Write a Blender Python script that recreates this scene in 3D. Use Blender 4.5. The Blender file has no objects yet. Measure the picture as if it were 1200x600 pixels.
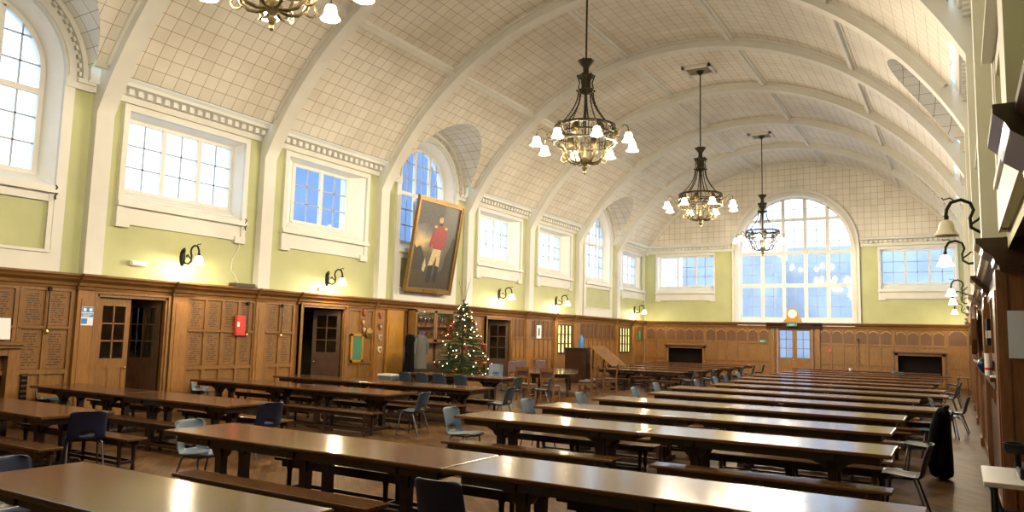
import bpy, math, random
from mathutils import Vector, Matrix
random.seed(7)
SC = bpy.context.scene
COL = SC.collection
PI = math.pi
# ------------------------------------------------------------------ helpers
class MB:
    """collects boxes, bars, tubes and lathes; build() links them as one mesh object"""
    def __init__(s): s.v=[]; s.f=[]; s.uv={}
    def quad(s, pts, uv=None):
        n=len(s.v); s.v+= [tuple(p) for p in pts]; s.f.append(tuple(range(n,n+len(pts))))
        if uv: s.uv[len(s.f)-1]=uv
        return s
    def box(s, x0,x1,y0,y1,z0,z1):
        if x0>x1: x0,x1=x1,x0
        if y0>y1: y0,y1=y1,y0
        if z0>z1: z0,z1=z1,z0
        n=len(s.v)
        s.v+=[(x0,y0,z0),(x1,y0,z0),(x1,y1,z0),(x0,y1,z0),(x0,y0,z1),(x1,y0,z1),(x1,y1,z1),(x0,y1,z1)]
        for q in ((0,3,2,1),(4,5,6,7),(0,1,5,4),(1,2,6,5),(2,3,7,6),(3,0,4,7)): s.f.append(tuple(n+i for i in q))
        return s
    def bar(s, p, q, w, h, up=(0,0,1)):
        p=Vector(p); q=Vector(q); d=(q-p).normalized(); u=Vector(up)
        if abs(d.dot(u))>.98: u=Vector((1,0,0))
        a=d.cross(u).normalized()*w/2; b=a.cross(d).normalized()*h/2
        n=len(s.v)
        for c in (p,q):
            for x,y in ((-1,-1),(1,-1),(1,1),(-1,1)): s.v.append(tuple(c+a*x+b*y))
        for k in ((0,1,2,3),(7,6,5,4),(0,4,5,1),(1,5,6,2),(2,6,7,3),(3,7,4,0)): s.f.append(tuple(n+i for i in k))
        return s
    def tube(s, pts, r, n=8, radii=None):
        pts=[Vector(p) for p in pts]; m=len(pts); base=len(s.v); ref=None
        for i,p in enumerate(pts):
            d=(pts[min(i+1,m-1)]-pts[max(i-1,0)])
            d=d.normalized() if d.length>1e-9 else Vector((0,0,1))
            if ref is None:
                ref=Vector((0,0,1)) if abs(d.z)<.9 else Vector((1,0,0))
            a=d.cross(ref)
            if a.length<1e-4: a=d.cross(Vector((0,1,0)))
            a.normalize(); b=a.cross(d).normalized(); ref=b
            rr=radii[i] if radii else r
            for k in range(n):
                t=2*PI*k/n; s.v.append(tuple(p+(a*math.cos(t)+b*math.sin(t))*rr))
        for i in range(m-1):
            for k in range(n):
                k2=(k+1)%n; s.f.append((base+i*n+k,base+i*n+k2,base+(i+1)*n+k2,base+(i+1)*n+k))
        s.f.append(tuple(base+k for k in range(n))[::-1]); s.f.append(tuple(base+(m-1)*n+k for k in range(n)))
        return s
    def lathe(s, prof, n=16, c=(0,0,0), axis=None, caps=True):
        base=len(s.v); m=len(prof); M=Matrix.Identity(3)
        if axis is not None: M=Vector((0,0,1)).rotation_difference(Vector(axis)).to_matrix()
        c=Vector(c)
        for r,z in prof:
            for k in range(n):
                t=2*PI*k/n; s.v.append(tuple(c+M@Vector((r*math.cos(t),r*math.sin(t),z))))
        for i in range(m-1):
            for k in range(n):
                k2=(k+1)%n; s.f.append((base+i*n+k,base+i*n+k2,base+(i+1)*n+k2,base+(i+1)*n+k))
        if prof[0]==prof[-1]: caps=False
        if caps and prof[0][0]>1e-6: s.f.append(tuple(base+k for k in range(n))[::-1])
        if caps and prof[-1][0]>1e-6: s.f.append(tuple(base+(m-1)*n+k for k in range(n)))
        return s
    def ball(s, c, r, n=8, m=5, sc=(1,1,1)):
        base=len(s.v)
        for i in range(m+1):
            a=PI*i/m
            for k in range(n):
                t=2*PI*k/n
                s.v.append((c[0]+r*sc[0]*math.sin(a)*math.cos(t),c[1]+r*sc[1]*math.sin(a)*math.sin(t),c[2]-r*sc[2]*math.cos(a)))
        for i in range(m):
            for k in range(n):
                k2=(k+1)%n; s.f.append((base+i*n+k,base+i*n+k2,base+(i+1)*n+k2,base+(i+1)*n+k))
        return s
    def prism(s, poly, fn, a, b):
        """poly: 2-D outline, fn(u,v,t) -> 3-D, extruded from t=a to t=b"""
        n=len(s.v); m=len(poly)
        for t in (a,b):
            for u,v in poly: s.v.append(tuple(fn(u,v,t)))
        s.f.append(tuple(range(n,n+m))[::-1]); s.f.append(tuple(range(n+m,n+2*m)))
        for i in range(m):
            j=(i+1)%m; s.f.append((n+i,n+j,n+m+j,n+m+i))
        return s
    def strip(s, rows, closed=False):
        """rows: list of equal-length point lists; faces between neighbours"""
        base=len(s.v); m=len(rows[0])
        for r in rows: s.v+=[tuple(p) for p in r]
        R=len(rows)
        for i in range(R-1):
            for k in range(m-1 if not closed else m):
                k2=(k+1)%m; s.f.append((base+i*m+k,base+i*m+k2,base+(i+1)*m+k2,base+(i+1)*m+k))
        return s
    def build(s, name, mat, parent=None, smooth=None, kind=None, bevel=0, loc=None):
        me=bpy.data.meshes.new(name); me.from_pydata(s.v,[],s.f)
        if s.uv:
            L=me.uv_layers.new(name='UVMap')
            for p in me.polygons:
                u=s.uv.get(p.index)
                if u:
                    for li,w in zip(p.loop_indices,u): L.data[li].uv=w
        if mat is not None: me.materials.append(mat)
        me.update()
        if smooth is not None:
            for p in me.polygons: p.use_smooth=True
            me.set_sharp_from_angle(angle=math.radians(smooth))
        o=bpy.data.objects.new(name,me); COL.objects.link(o)
        if parent is not None: o.parent=parent
        elif kind: o['kind']=kind
        if loc: o.location=loc
        if bevel:
            m=o.modifiers.new('bevel','BEVEL'); m.width=bevel; m.segments=2; m.limit_method='ANGLE'
        return o
def tag(o,label=None,cat=None,group=None,kind=None):
    if label: o['label']=label
    if cat: o['category']=cat
    if group: o['group']=group
    if kind: o['kind']=kind
    return o
def empty(name,loc=(0,0,0),rz=0,label=None,cat=None,group=None,kind=None):
    o=bpy.data.objects.new(name,None); COL.objects.link(o); o.location=loc; o.rotation_euler=(0,0,rz)
    o.empty_display_size=.1
    return tag(o,label,cat,group,kind)
def copy_tree(o,parent=None):
    c=o.copy(); COL.objects.link(c)
    if parent is not None: c.parent=parent
    for ch in list(o.children): copy_tree(ch,c)
    return c
def lamp(name,loc,power,col,r=.04):
    l=bpy.data.lights.new(name,'POINT'); l.energy=power; l.color=col; l.shadow_soft_size=r
    o=bpy.data.objects.new(name,l); COL.objects.link(o); o.location=loc; return o
# ------------------------------------------------------------------ materials
def nt(name):
    m=bpy.data.materials.new(name); m.use_nodes=True; t=m.node_tree
    b=next(n for n in t.nodes if n.type=='BSDF_PRINCIPLED'); return m,t,b
def lk(t,a,b): t.links.new(a,b)
def plain(name,col,rough=.5,metal=0,var=.0,scale=6,coat=0,emit=0,ecol=None,bump=0):
    m,t,b=nt(name); b.inputs['Roughness'].default_value=rough; b.inputs['Metallic'].default_value=metal
    b.inputs['Base Color'].default_value=(*col,1); b.inputs['Coat Weight'].default_value=coat
    if emit: b.inputs['Emission Color'].default_value=(*(ecol or col),1); b.inputs['Emission Strength'].default_value=emit
    if var or bump:
        tc=t.nodes.new('ShaderNodeTexCoord'); n=t.nodes.new('ShaderNodeTexNoise'); n.inputs['Scale'].default_value=scale
        n.inputs['Detail'].default_value=4; lk(t,tc.outputs['Object'],n.inputs['Vector'])
        if var:
            r=t.nodes.new('ShaderNodeValToRGB'); r.color_ramp.elements[0].position=.3; r.color_ramp.elements[1].position=.7
            r.color_ramp.elements[0].color=(*[c*(1-var) for c in col],1); r.color_ramp.elements[1].color=(*[min(1,c*(1+var)) for c in col],1)
            lk(t,n.outputs['Fac'],r.inputs['Fac']); lk(t,r.outputs['Color'],b.inputs['Base Color'])
        if bump:
            bp=t.nodes.new('ShaderNodeBump'); bp.inputs['Strength'].default_value=bump; lk(t,n.outputs['Fac'],bp.inputs['Height']); lk(t,bp.outputs['Normal'],b.inputs['Normal'])
    return m
def wood(name,light,dark,rough=.4,stretch=(1,1,1),scale=6,coat=.0,big=.35,bump=.02,spec=.5):
    m,t,b=nt(name); tc=t.nodes.new('ShaderNodeTexCoord'); mp=t.nodes.new('ShaderNodeMapping'); mp.inputs['Scale'].default_value=stretch
    lk(t,tc.outputs['Object'],mp.inputs['Vector'])
    n=t.nodes.new('ShaderNodeTexNoise'); n.inputs['Scale'].default_value=scale; n.inputs['Detail'].default_value=6; n.inputs['Roughness'].default_value=.6
    lk(t,mp.outputs['Vector'],n.inputs['Vector'])
    r=t.nodes.new('ShaderNodeValToRGB'); r.color_ramp.elements[0].position=.28; r.color_ramp.elements[1].position=.72
    r.color_ramp.elements[0].color=(*dark,1); r.color_ramp.elements[1].color=(*light,1); lk(t,n.outputs['Fac'],r.inputs['Fac'])
    n2=t.nodes.new('ShaderNodeTexNoise'); n2.inputs['Scale'].default_value=1.3; n2.inputs['Detail'].default_value=2; lk(t,tc.outputs['Object'],n2.inputs['Vector'])
    mx=t.nodes.new('ShaderNodeMix'); mx.data_type='RGBA'; mx.blend_type='MULTIPLY'; mx.inputs['Factor'].default_value=big
    lk(t,r.outputs['Color'],mx.inputs[6]); lk(t,n2.outputs['Color'],mx.inputs[7])
    hs=t.nodes.new('ShaderNodeValToRGB'); hs.color_ramp.elements[0].color=(.55,.55,.55,1); hs.color_ramp.elements[0].position=.3; hs.color_ramp.elements[1].position=.65
    lk(t,n2.outputs['Fac'],hs.inputs['Fac']); lk(t,hs.outputs['Color'],mx.inputs[7]); lk(t,mx.outputs[2],b.inputs['Base Color'])
    b.inputs['Roughness'].default_value=rough; b.inputs['Coat Weight'].default_value=coat; b.inputs['Coat Roughness'].default_value=.15; b.inputs['Specular IOR Level'].default_value=spec
    if 'table_top' in name or 'bench_seat' in name: b.inputs['Specular Tint'].default_value=(.86,.70,.50,1)
    if bump:
        bp=t.nodes.new('ShaderNodeBump'); bp.inputs['Strength'].default_value=bump*4; bp.inputs['Distance'].default_value=.02
        lk(t,n.outputs['Fac'],bp.inputs['Height']); lk(t,bp.outputs['Normal'],b.inputs['Normal'])
    return m
def glass(name,tint,gloss=.08,haze=None):
    m=bpy.data.materials.new(name); m.use_nodes=True; t=m.node_tree; t.nodes.clear()
    o=t.nodes.new('ShaderNodeOutputMaterial'); a=t.nodes.new('ShaderNodeBsdfTransparent'); g=t.nodes.new('ShaderNodeBsdfGlossy'); x=t.nodes.new('ShaderNodeMixShader')
    a.inputs['Color'].default_value=(*tint,1); g.inputs['Roughness'].default_value=.03; x.inputs['Fac'].default_value=gloss
    lk(t,a.outputs[0],x.inputs[1]); lk(t,g.outputs[0],x.inputs[2]); lk(t,x.outputs[0],o.inputs['Surface']); return m
def tiles(name):
    m,t,b=nt(name); tc=t.nodes.new('ShaderNodeTexCoord'); br=t.nodes.new('ShaderNodeTexBrick')
    br.offset=0; br.squash=1; br.inputs['Scale'].default_value=1; br.inputs['Brick Width'].default_value=.315; br.inputs['Row Height'].default_value=.315
    br.inputs['Mortar Size'].default_value=.007; br.inputs['Mortar Smooth'].default_value=.3; br.inputs['Bias'].default_value=0
    br.inputs['Color1'].default_value=(.76,.725,.65,1); br.inputs['Color2'].default_value=(.70,.665,.59,1); br.inputs['Mortar'].default_value=(.30,.20,.10,1)
    lk(t,tc.outputs['UV'],br.inputs['Vector']); 
    n=t.nodes.new('ShaderNodeTexNoise'); n.inputs['Scale'].default_value=.6; n.inputs['Detail'].default_value=3; lk(t,tc.outputs['Object'],n.inputs['Vector'])
    r=t.nodes.new('ShaderNodeValToRGB'); r.color_ramp.elements[0].color=(.86,.84,.8,1); r.color_ramp.elements[1].color=(1,1,1,1); r.color_ramp.elements[0].position=.35; r.color_ramp.elements[1].position=.6
    lk(t,n.outputs['Fac'],r.inputs['Fac'])
    mx=t.nodes.new('ShaderNodeMix'); mx.data_type='RGBA'; mx.blend_type='MULTIPLY'; mx.inputs['Factor'].default_value=1
    lk(t,br.outputs['Color'],mx.inputs[6]); lk(t,r.outputs['Color'],mx.inputs[7]); lk(t,mx.outputs[2],b.inputs['Base Color'])
    b.inputs['Roughness'].default_value=.45
    bp=t.nodes.new('ShaderNodeBump'); bp.inputs['Strength'].default_value=.25; bp.inputs['Distance'].default_value=.01; bp.invert=True
    lk(t,br.outputs['Fac'],bp.inputs['Height']); lk(t,bp.outputs['Normal'],b.inputs['Normal']); return m
def lettered(name,light,dark,ink,rows=15.,heading=False):
    """oak board with lines of small carved lettering (u,v run 0..1 over the board)"""
    m=wood(name,light,dark,.42,(14,14,1.2),5,.0); t=m.node_tree; b=next(n for n in t.nodes if n.type=='BSDF_PRINCIPLED')
    old=b.inputs['Base Color'].links[0].from_socket
    tc=t.nodes.new('ShaderNodeTexCoord'); sp=t.nodes.new('ShaderNodeSeparateXYZ'); lk(t,tc.outputs['UV'],sp.inputs[0])
    def M(op,a,b_=None,c=None):
        n=t.nodes.new('ShaderNodeMath'); n.operation=op
        for i,x in enumerate((a,b_,c)):
            if x is None: continue
            if isinstance(x,(int,float)): n.inputs[i].default_value=x
            else: lk(t,x,n.inputs[i])
        return n.outputs[0]
    u,v=sp.outputs[0],sp.outputs[1]; ob=t.nodes.new('ShaderNodeSeparateXYZ'); lk(t,tc.outputs['Object'],ob.inputs[0])
    rv=M('MULTIPLY',v,rows); row=M('FLOOR',rv); fr=M('FRACT',rv)
    inrow=M('MULTIPLY',M('GREATER_THAN',fr,.25),M('LESS_THAN',fr,.75))
    cb=t.nodes.new('ShaderNodeCombineXYZ'); lk(t,M('MULTIPLY',M('ADD',u,M('FLOOR',M('MULTIPLY',M('ADD',ob.outputs[1],ob.outputs[0]),2.2))),1),cb.inputs[0]); lk(t,row,cb.inputs[1])
    wn=t.nodes.new('ShaderNodeTexNoise'); wn.inputs['Scale'].default_value=1; 
    cb2=t.nodes.new('ShaderNodeCombineXYZ'); lk(t,M('MULTIPLY',M('ADD',ob.outputs[1],ob.outputs[0]),30),cb2.inputs[0]); lk(t,M('MULTIPLY',row,3.7),cb2.inputs[1]); lk(t,M('MULTIPLY',ob.outputs[2],2.1),cb2.inputs[2])
    lk(t,cb2.outputs[0],wn.inputs['Vector']); ink1=M('GREATER_THAN',wn.outputs['Fac'],.44)
    ends=t.nodes.new('ShaderNodeTexWhiteNoise'); ends.noise_dimensions='2D'
    cb3=t.nodes.new('ShaderNodeCombineXYZ'); lk(t,row,cb3.inputs[0]); lk(t,M('FLOOR',M('MULTIPLY',M('ADD',ob.outputs[1],ob.outputs[0]),2.1)),cb3.inputs[1]); lk(t,cb3.outputs[0],ends.inputs['Vector'])
    right=M('LESS_THAN',u,M('ADD',.62,M('MULTIPLY',ends.outputs[0],.28))); left=M('GREATER_THAN',u,M('ADD',.08,M('MULTIPLY',ends.outputs[0],.1)))
    vv=M('MULTIPLY',M('GREATER_THAN',v,.08),M('LESS_THAN',v,.94))
    mask=M('MULTIPLY',M('MULTIPLY',M('MULTIPLY',inrow,ink1),M('MULTIPLY',right,left)),vv)
    mx=t.nodes.new('ShaderNodeMix'); mx.data_type='RGBA'; lk(t,M('MULTIPLY',mask,.85),mx.inputs['Factor']); lk(t,old,mx.inputs[6]); mx.inputs[7].default_value=(*ink,1); lk(t,mx.outputs[2],b.inputs['Base Color'])
    return m
CREAM=plain('cream_paint',(.67,.66,.61),.5,var=.04,scale=2)
WHITE=plain('white_paint',(.80,.80,.78),.45,var=.03,scale=3)
GREEN=plain('pale_green_wall_paint',(.45,.465,.235),.6,var=.07,scale=1.2)
BLUEWALL=plain('shaded_wall_paint',(.50,.62,.66),.6,var=.05,scale=1.5)
TILE=tiles('cream_glazed_tiles')
OAK=wood('oak_vertical',(.30,.145,.038),(.165,.073,.018),.38,(9,9,.9),4,.15)
OAKH=wood('oak_horizontal',(.26,.125,.034),(.14,.062,.016),.36,(.9,.9,9),4,.15)
OAKL=wood('light_oak_pilaster',(.36,.175,.047),(.23,.10,.026),.36,(9,9,.9),4,.15)
OAKD=wood('dark_oak',(.085,.035,.014),(.035,.014,.006),.35,(8,8,.9),4,.2)
OAKDR=wood('dark_oak_trim',(.06,.025,.012),(.03,.012,.006),.3,(1,1,8),4,.25)
OAKR=wood('brown_oak_right',(.22,.10,.04),(.12,.05,.018),.34,(9,9,.9),4,.2)
GOLDOAK=wood('golden_oak',(.55,.27,.04),(.36,.16,.02),.3,(9,9,.9),4,.3)
BOARD=lettered('honour_board_oak',(.27,.13,.034),(.175,.077,.019),(.03,.015,.006))
BOARD2=lettered('plain_dark_board',(.17,.075,.026),(.10,.043,.014),(.10,.045,.015),22)
DARK=plain('dark_interior',(.012,.010,.008),1.0)
DARK.node_tree.nodes['Principled BSDF'].inputs['Specular IOR Level'].default_value=.0
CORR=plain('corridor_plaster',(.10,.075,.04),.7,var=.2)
BLACK=plain('black_iron',(.012,.012,.012),.4,metal=.6)
BRASS=plain('polished_brass',(.75,.52,.2),.25,metal=1)
BRONZE=plain('aged_bronze',(.11,.085,.038),.38,metal=.85,var=.35,scale=14)
BRONZED=plain('dark_bronze',(.035,.028,.016),.42,metal=.7,var=.3,scale=14)
TABLE=wood('table_top_walnut',(.12,.055,.023),(.06,.026,.011),.16,(.8,9,9),3,.0,big=.45,bump=.006,spec=.19)
TLEG=wood('table_frame_dark',(.05,.022,.012),(.022,.01,.006),.4,(4,4,4),3,.1)
BENCHT=wood('bench_seat_wood',(.12,.058,.026),(.06,.028,.012),.18,(.8,9,9),3,.0,bump=.008,spec=.35)
NAVY=plain('navy_polypropylene',(.007,.014,.05),.42,var=.06)
GREYBL=plain('grey_blue_polypropylene',(.085,.125,.17),.45,var=.06)
SLATE=plain('slate_polypropylene',(.035,.055,.085),.45,var=.06)
GREENC=plain('green_grey_polypropylene',(.03,.05,.045),.45)
STEEL=plain('grey_steel_tube',(.12,.12,.13),.35,metal=.8)
BLACKF=plain('black_wool',(.003,.003,.0035),1.0,bump=.4,scale=60)
BLACKF.node_tree.nodes['Principled BSDF'].inputs['Specular IOR Level'].default_value=.1
GREYF=plain('grey_green_wool',(.10,.10,.085),.95,bump=.4,scale=60)
LEATHER=plain('mauve_leather',(.14,.085,.095),.35,var=.15)
LEATHERD=plain('dark_leather',(.05,.025,.02),.4,var=.15)
CHAIRW=wood('chair_mahogany',(.20,.09,.032),(.10,.042,.014),.35,(6,6,1),5,.2)
GILT=plain('gilt_frame',(.26,.155,.045),.42,metal=.5,var=.3,scale=20,bump=.3)
PAPER=plain('white_paper',(.82,.83,.85),.7)
BLUE=plain('sign_blue',(.04,.22,.60),.4)
REDP=plain('red_plastic',(.62,.05,.045),.35)
DRED=plain('dark_red_paint',(.22,.03,.025),.5)
GREENB=plain('green_baize',(.05,.17,.10),.9,var=.1,scale=60)
GRNSIGN=plain('green_sign',(.02,.25,.14),.4)
LAMINATE=plain('white_laminate',(.72,.73,.75),.3)
PVCW=plain('white_plastic',(.78,.77,.72),.35)
GLASSW=glass('window_glass',(.93,.97,1.0))
GLASSC=glass('cabinet_glass',(.9,.9,.88),.1)
YPANE=plain('lit_yellow_pane',(.75,.72,.25),.4,emit=1.1,ecol=(.85,.80,.28))
LEAD=plain('lead_bars',(.36,.39,.43),.5)
BULB=plain('lit_bulb',(1,.9,.7),.3,emit=60,ecol=(1,.82,.52))
SHADE=plain('lit_glass_shade',(1,.9,.7),.3,emit=9,ecol=(1,.80,.48))
SHADEOFF=plain('unlit_glass_shade',(.75,.70,.58),.3)
FIR=plain('fir_needles',(.035,.085,.025),.6,var=.4,scale=9)
FIRD=plain('fir_needles_dark',(.02,.055,.018),.6,var=.4,scale=9)
TINSEL=plain('red_tinsel',(.25,.03,.02),.35,metal=.3)
BAUBG=plain('gold_bauble',(.8,.5,.15),.2,metal=.9)
FAIRY=plain('fairy_light',(1,.92,.75),.3,emit=6,ecol=(1,.80,.48))
WARM=(1.0,.83,.58)
# ------------------------------------------------------------------ measured layout
PY=[-5.2,-.6,4.05,8.68,13.09,17.66,22.46,27.05,31.76,36.36]     # pier centres along the hall
YB,YF=-5.6,40.55                                               # back and far wall
XR=15.49
BAYT={2:'arch',3:'r3',4:'r2',5:'arch',6:'r2',7:'r2',8:'arch',9:'r2',0:'r2',1:'r2'}
VC=(7.745,2.42); RV=8.93; RI=8.68; ZS=6.95
GW=-.20; SW=-.50; OUT=-.75; WF=-.15                            # depths from the pier front: wall, sash, outside, wainscot
HW=2.93
bays=[(PY[i],PY[i+1] if i+1<len(PY) else YF+.05) for i in range(len(PY))]
trim_no=[0]
def tn(): trim_no[0]+=1; return 'trim_%d'%trim_no[0]
def side(right): return (lambda d:XR-d) if right else (lambda d:d)
# ------------------------------------------------------------------ walls with openings
def holed_wall(mb, X, ys, zs, holes):
    ycuts=sorted(set([ys[0],ys[1]]+[h for o in holes for h in o[:2]])); zcuts=sorted(set([zs[0],zs[1]]+[h for o in holes for h in o[2:]]))
    for a,b in zip(ycuts,ycuts[1:]):
        for c,d in zip(zcuts,zcuts[1:]):
            ym,zm=(a+b)/2,(c+d)/2
            if any(o[0]<ym<o[1] and o[2]<zm<o[3] for o in holes): continue
            mb.quad([X(a,c),X(b,c),X(b,d),X(a,d)])
win_no=[0]; door_no=[0]
def arc(yc,zc,r,n=24,a0=0,a1=PI): return [(yc+r*math.cos(a0+(a1-a0)*i/n), zc+r*math.sin(a0+(a1-a0)*i/n)) for i in range(n+1)]
def portal(P,yc,zc,w,h,rot):
    l=bpy.data.lights.new('window_portal','AREA'); l.shape='RECTANGLE'; l.size=w; l.size_y=h; l.cycles.is_portal=True
    o=bpy.data.objects.new('window_portal',l); COL.objects.link(o); o.location=P; o.rotation_euler=rot
def rect_window(F, yc, whw, zb, zt, chw, ct, lights, ihw, apron, portal_rot, sill=.0):
    """F(u,d,z) -> point; u along the wall, d depth. glass half width whw, zb..zt; casing half width chw"""
    win_no[0]+=1; w=empty('window_%d'%win_no[0],F(yc,SW,zb)); w['kind']='structure'
    inv=Vector(F(yc,SW,zb))
    def put(mb,name,mat,**k):
        mb.v=[tuple(Vector(p)-inv) for p in mb.v]; return mb.build(name,mat,w,**k)
    def fb(mb,u0,u1,d0,d1,z0,z1):
        a=F(u0,d0,z0); b=F(u1,d1,z1); mb.box(a[0],b[0],a[1],b[1],a[2],b[2])
    c=MB(); d0=GW; d1=WF+.03
    for s in (-1,1): fb(c,yc+s*ihw,yc+s*chw,d0-.01,d1,apron,ct)
    fb(c,yc-ihw,yc+ihw,d0-.01,d1-.002,ct-.14,ct)
    fb(c,yc-chw+.004,yc+chw-.004,d0-.01,d1-.03,apron+.0,zb-.42)
    for s in (-1,1): fb(c,yc+s*(chw+.006),yc+s*(chw-.3),d0-.01,d1+.01,apron-.07,apron+.1)
    put(c,'casing',CREAM)
    s_=MB(); fb(s_,yc-chw-.02,yc+chw+.02,GW,d1+.07,zb-.45,zb-.39); fb(s_,yc-chw-.008,yc+chw+.008,GW,d1+.04,zb-.39,zb-.33)
    # sloping inner sill
    s_.quad([F(yc-ihw,GW+.03,zb-.33),F(yc+ihw,GW+.03,zb-.33),F(yc+whw+.06,SW,zb-.06),F(yc-whw-.06,SW,zb-.06)])
    for k in range(3):
        t=k/3; u=ihw+(whw+.06-ihw)*t; d=GW+.03+(SW-GW-.03)*t; z=zb-.33+.27*t
        fb(s_,yc-u,yc+u,d-.08,d,z-.02,z+.03)
    put(s_,'sill',CREAM)
    r=MB(); g=whw+.06
    for s in (-1,1): r.quad([F(yc+s*ihw,GW,zb-.42),F(yc+s*ihw,GW,ct-.14),F(yc+s*g,SW-.02,zt+.08),F(yc+s*g,SW-.02,zb-.08)])
    r.quad([F(yc-ihw,GW,ct-.14),F(yc+ihw,GW,ct-.14),F(yc+g,SW-.02,zt+.08),F(yc-g,SW-.02,zt+.08)])
    r.quad([F(yc-g,SW-.02,zt+.08),F(yc+g,SW-.02,zt+.08),F(yc+g,OUT,zt+.08),F(yc-g,OUT,zt+.08)])
    for s in (-1,1): r.quad([F(yc+s*g,SW-.02,zb-.08),F(yc+s*g,SW-.02,zt+.08),F(yc+s*g,OUT,zt+.08),F(yc+s*g,OUT,zb-.08)])
    put(r,'reveal',WHITE)
    f=MB(); fr=.06
    fb(f,yc-whw-fr,yc+whw+fr,SW-.03,SW+.03,zt,zt+fr+.03); fb(f,yc-whw-fr,yc+whw+fr,SW-.03,SW+.047,zb-fr-.03,zb)
    lw=(2*whw+fr*2)/lights
    for i in range(lights+1):
        u=yc-whw-fr+i*lw; fb(f,u-fr*.9,u+fr*.9,SW-.035,SW+.04,zb-.05,zt+.05)
    put(f,'window_frame',CREAM)
    g_=MB()
    for i in range(lights):
        u0=yc-whw-fr+i*lw; um=u0+lw/2
        fb(g_,um-.017,um+.017,SW-.015,SW+.015,zb,zt)
        for k in (1,2):
            z=zb+(zt-zb)*k/3; fb(g_,u0+fr,u0+lw-fr,SW-.015,SW+.015,z-.017,z+.017)
    put(g_,'glazing_bars',LEAD)
    p=MB(); p.quad([F(yc-whw-.05,SW,zb-.04),F(yc+whw+.05,SW,zb-.04),F(yc+whw+.05,SW,zt+.04),F(yc-whw-.05,SW,zt+.04)])
    put(p,'pane',GLASSW)
    portal(F(yc,OUT-.02,(zb+zt)/2),yc,0,2*whw+.2,zt-zb+.2,portal_rot)
    return w
def arch_window(F, yc, zs, rg, ri, ro, zb, cols, portal_rot, panel=True, base=2.95, transoms=(), big=False):
    win_no[0]+=1; w=empty('window_%d'%win_no[0],F(yc,SW,zb)); w['kind']='structure'; inv=Vector(F(yc,SW,zb))
    def put(mb,name,mat,**k):
        mb.v=[tuple(Vector(p)-inv) for p in mb.v]; return mb.build(name,mat,w,**k)
    def fb(mb,u0,u1,d0,d1,z0,z1):
        a=F(u0,d0,z0); b=F(u1,d1,z1); mb.box(a[0],b[0],a[1],b[1],a[2],b[2])
    d1=WF+.03
    def ring(mb,r0,r1,da,db,n=32,a0=0,a1=PI):
        rows=[]
        for i in range(n+1):
            a=a0+(a1-a0)*i/n; c,s=math.cos(a),math.sin(a)
            rows.append([F(yc+r0*c,da,zs+r0*s),F(yc+r0*c,db,zs+r0*s),F(yc+r1*c,db,zs+r1*s),F(yc+r1*c,da,zs+r1*s)])
        mb.strip(rows,closed=True)
    c=MB(); rm=ri+(ro-ri)*.5
    ring(c,ri,rm,GW-.02,d1); ring(c,ri+.05,ri+.11,GW-.02,d1+.04); ring(c,rm,ro-.1,GW-.02,d1-.04); ring(c,ro-.12,ro,GW-.02,d1+.09)
    nd=int(PI*ro/.19)
    if not big:
        for k in range(nd):
            a=PI*(k+.5)/nd; r0,r1=rm+.03,ro-.13; h=.045; pts=[]
            for r_,da in ((r0,-h/rm),(r1,-h/rm),(r1,h/rm),(r0,h/rm)): pts.append((yc+r_*math.cos(a+da),zs+r_*math.sin(a+da)))
            c.prism(pts,lambda u,v,t:F(u,t,v),GW,d1+.05)
    jb=base if panel else zb-.35
    for s in (-1,1):
        fb(c,yc+s*ri,yc+s*rm,GW-.01,d1,jb,zs)
        if not big: fb(c,yc+s*(ri+.006),yc+s*(ro+.12),GW-.01,d1+.03,zs-.22,zs-.003); fb(c,yc+s*rm,yc+s*(ro+.16),GW-.01,d1+.09,zs-.09,zs); fb(c,yc+s*(ro-.02),yc+s*2.13,GW-.01,d1+.12,zs-.04,7.25); fb(c,yc+s*(ro+.0),yc+s*2.13,GW-.01,d1+.02,zs-.2,zs-.04)
        else: fb(c,yc+s*rm,yc+s*ro,GW-.01,d1-.04,jb,zs); fb(c,yc+s*(ro-.12),yc+s*ro,GW-.01,d1+.06,jb,zs)
    if panel:
        fb(c,yc-ri,yc+ri,GW-.01,d1,base,base+.42); fb(c,yc-ri,yc+ri,GW,d1+.03,base+.36,base+.42)
        fb(c,yc-ri,yc+ri,GW-.01,d1-.02,zb-.62,zb-.42)
        for s in (-1,1): fb(c,yc+s*ri,yc+s*(ri-.1),GW-.01,d1-.01,base,zb-.4)
    put(c,'casing',CREAM,smooth=40)
    s_=MB(); fb(s_,yc-ri-.05,yc+ri+.05,GW,d1+.08,zb-.45,zb-.39); fb(s_,yc-ri,yc+ri,GW,d1+.04,zb-.39,zb-.3)
    s_.quad([F(yc-ri,GW+.02,zb-.3),F(yc+ri,GW+.02,zb-.3),F(yc+rg+.05,SW,zb-.06),F(yc-rg-.05,SW,zb-.06)])
    put(s_,'sill',CREAM)
    r=MB(); n=32; g=rg+.06; rows=[[F(yc+ri,GW,zb-.42),F(yc+g,SW-.02,zb-.08),F(yc+g,OUT,zb-.08)]]
    for i in range(n+1):
        a=PI*i/n; rows.append([F(yc+ri*math.cos(a),GW,zs+ri*math.sin(a)),F(yc+g*math.cos(a),SW-.02,zs+g*math.sin(a)),F(yc+g*math.cos(a),OUT,zs+g*math.sin(a))])
    rows.append([F(yc-ri,GW,zb-.42),F(yc-g,SW-.02,zb-.08),F(yc-g,OUT,zb-.08)]); r.strip(rows)
    put(r,'reveal',WHITE,smooth=40)
    def top(u,rr=rg): 
        x=u-yc; return zs+math.sqrt(max(0,rr*rr-x*x)) if abs(x)<rr else zs
    f=MB(); ring(f,rg-.02,rg+.08,SW-.03,SW+.04); fr=.055 if not big else .09
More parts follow.
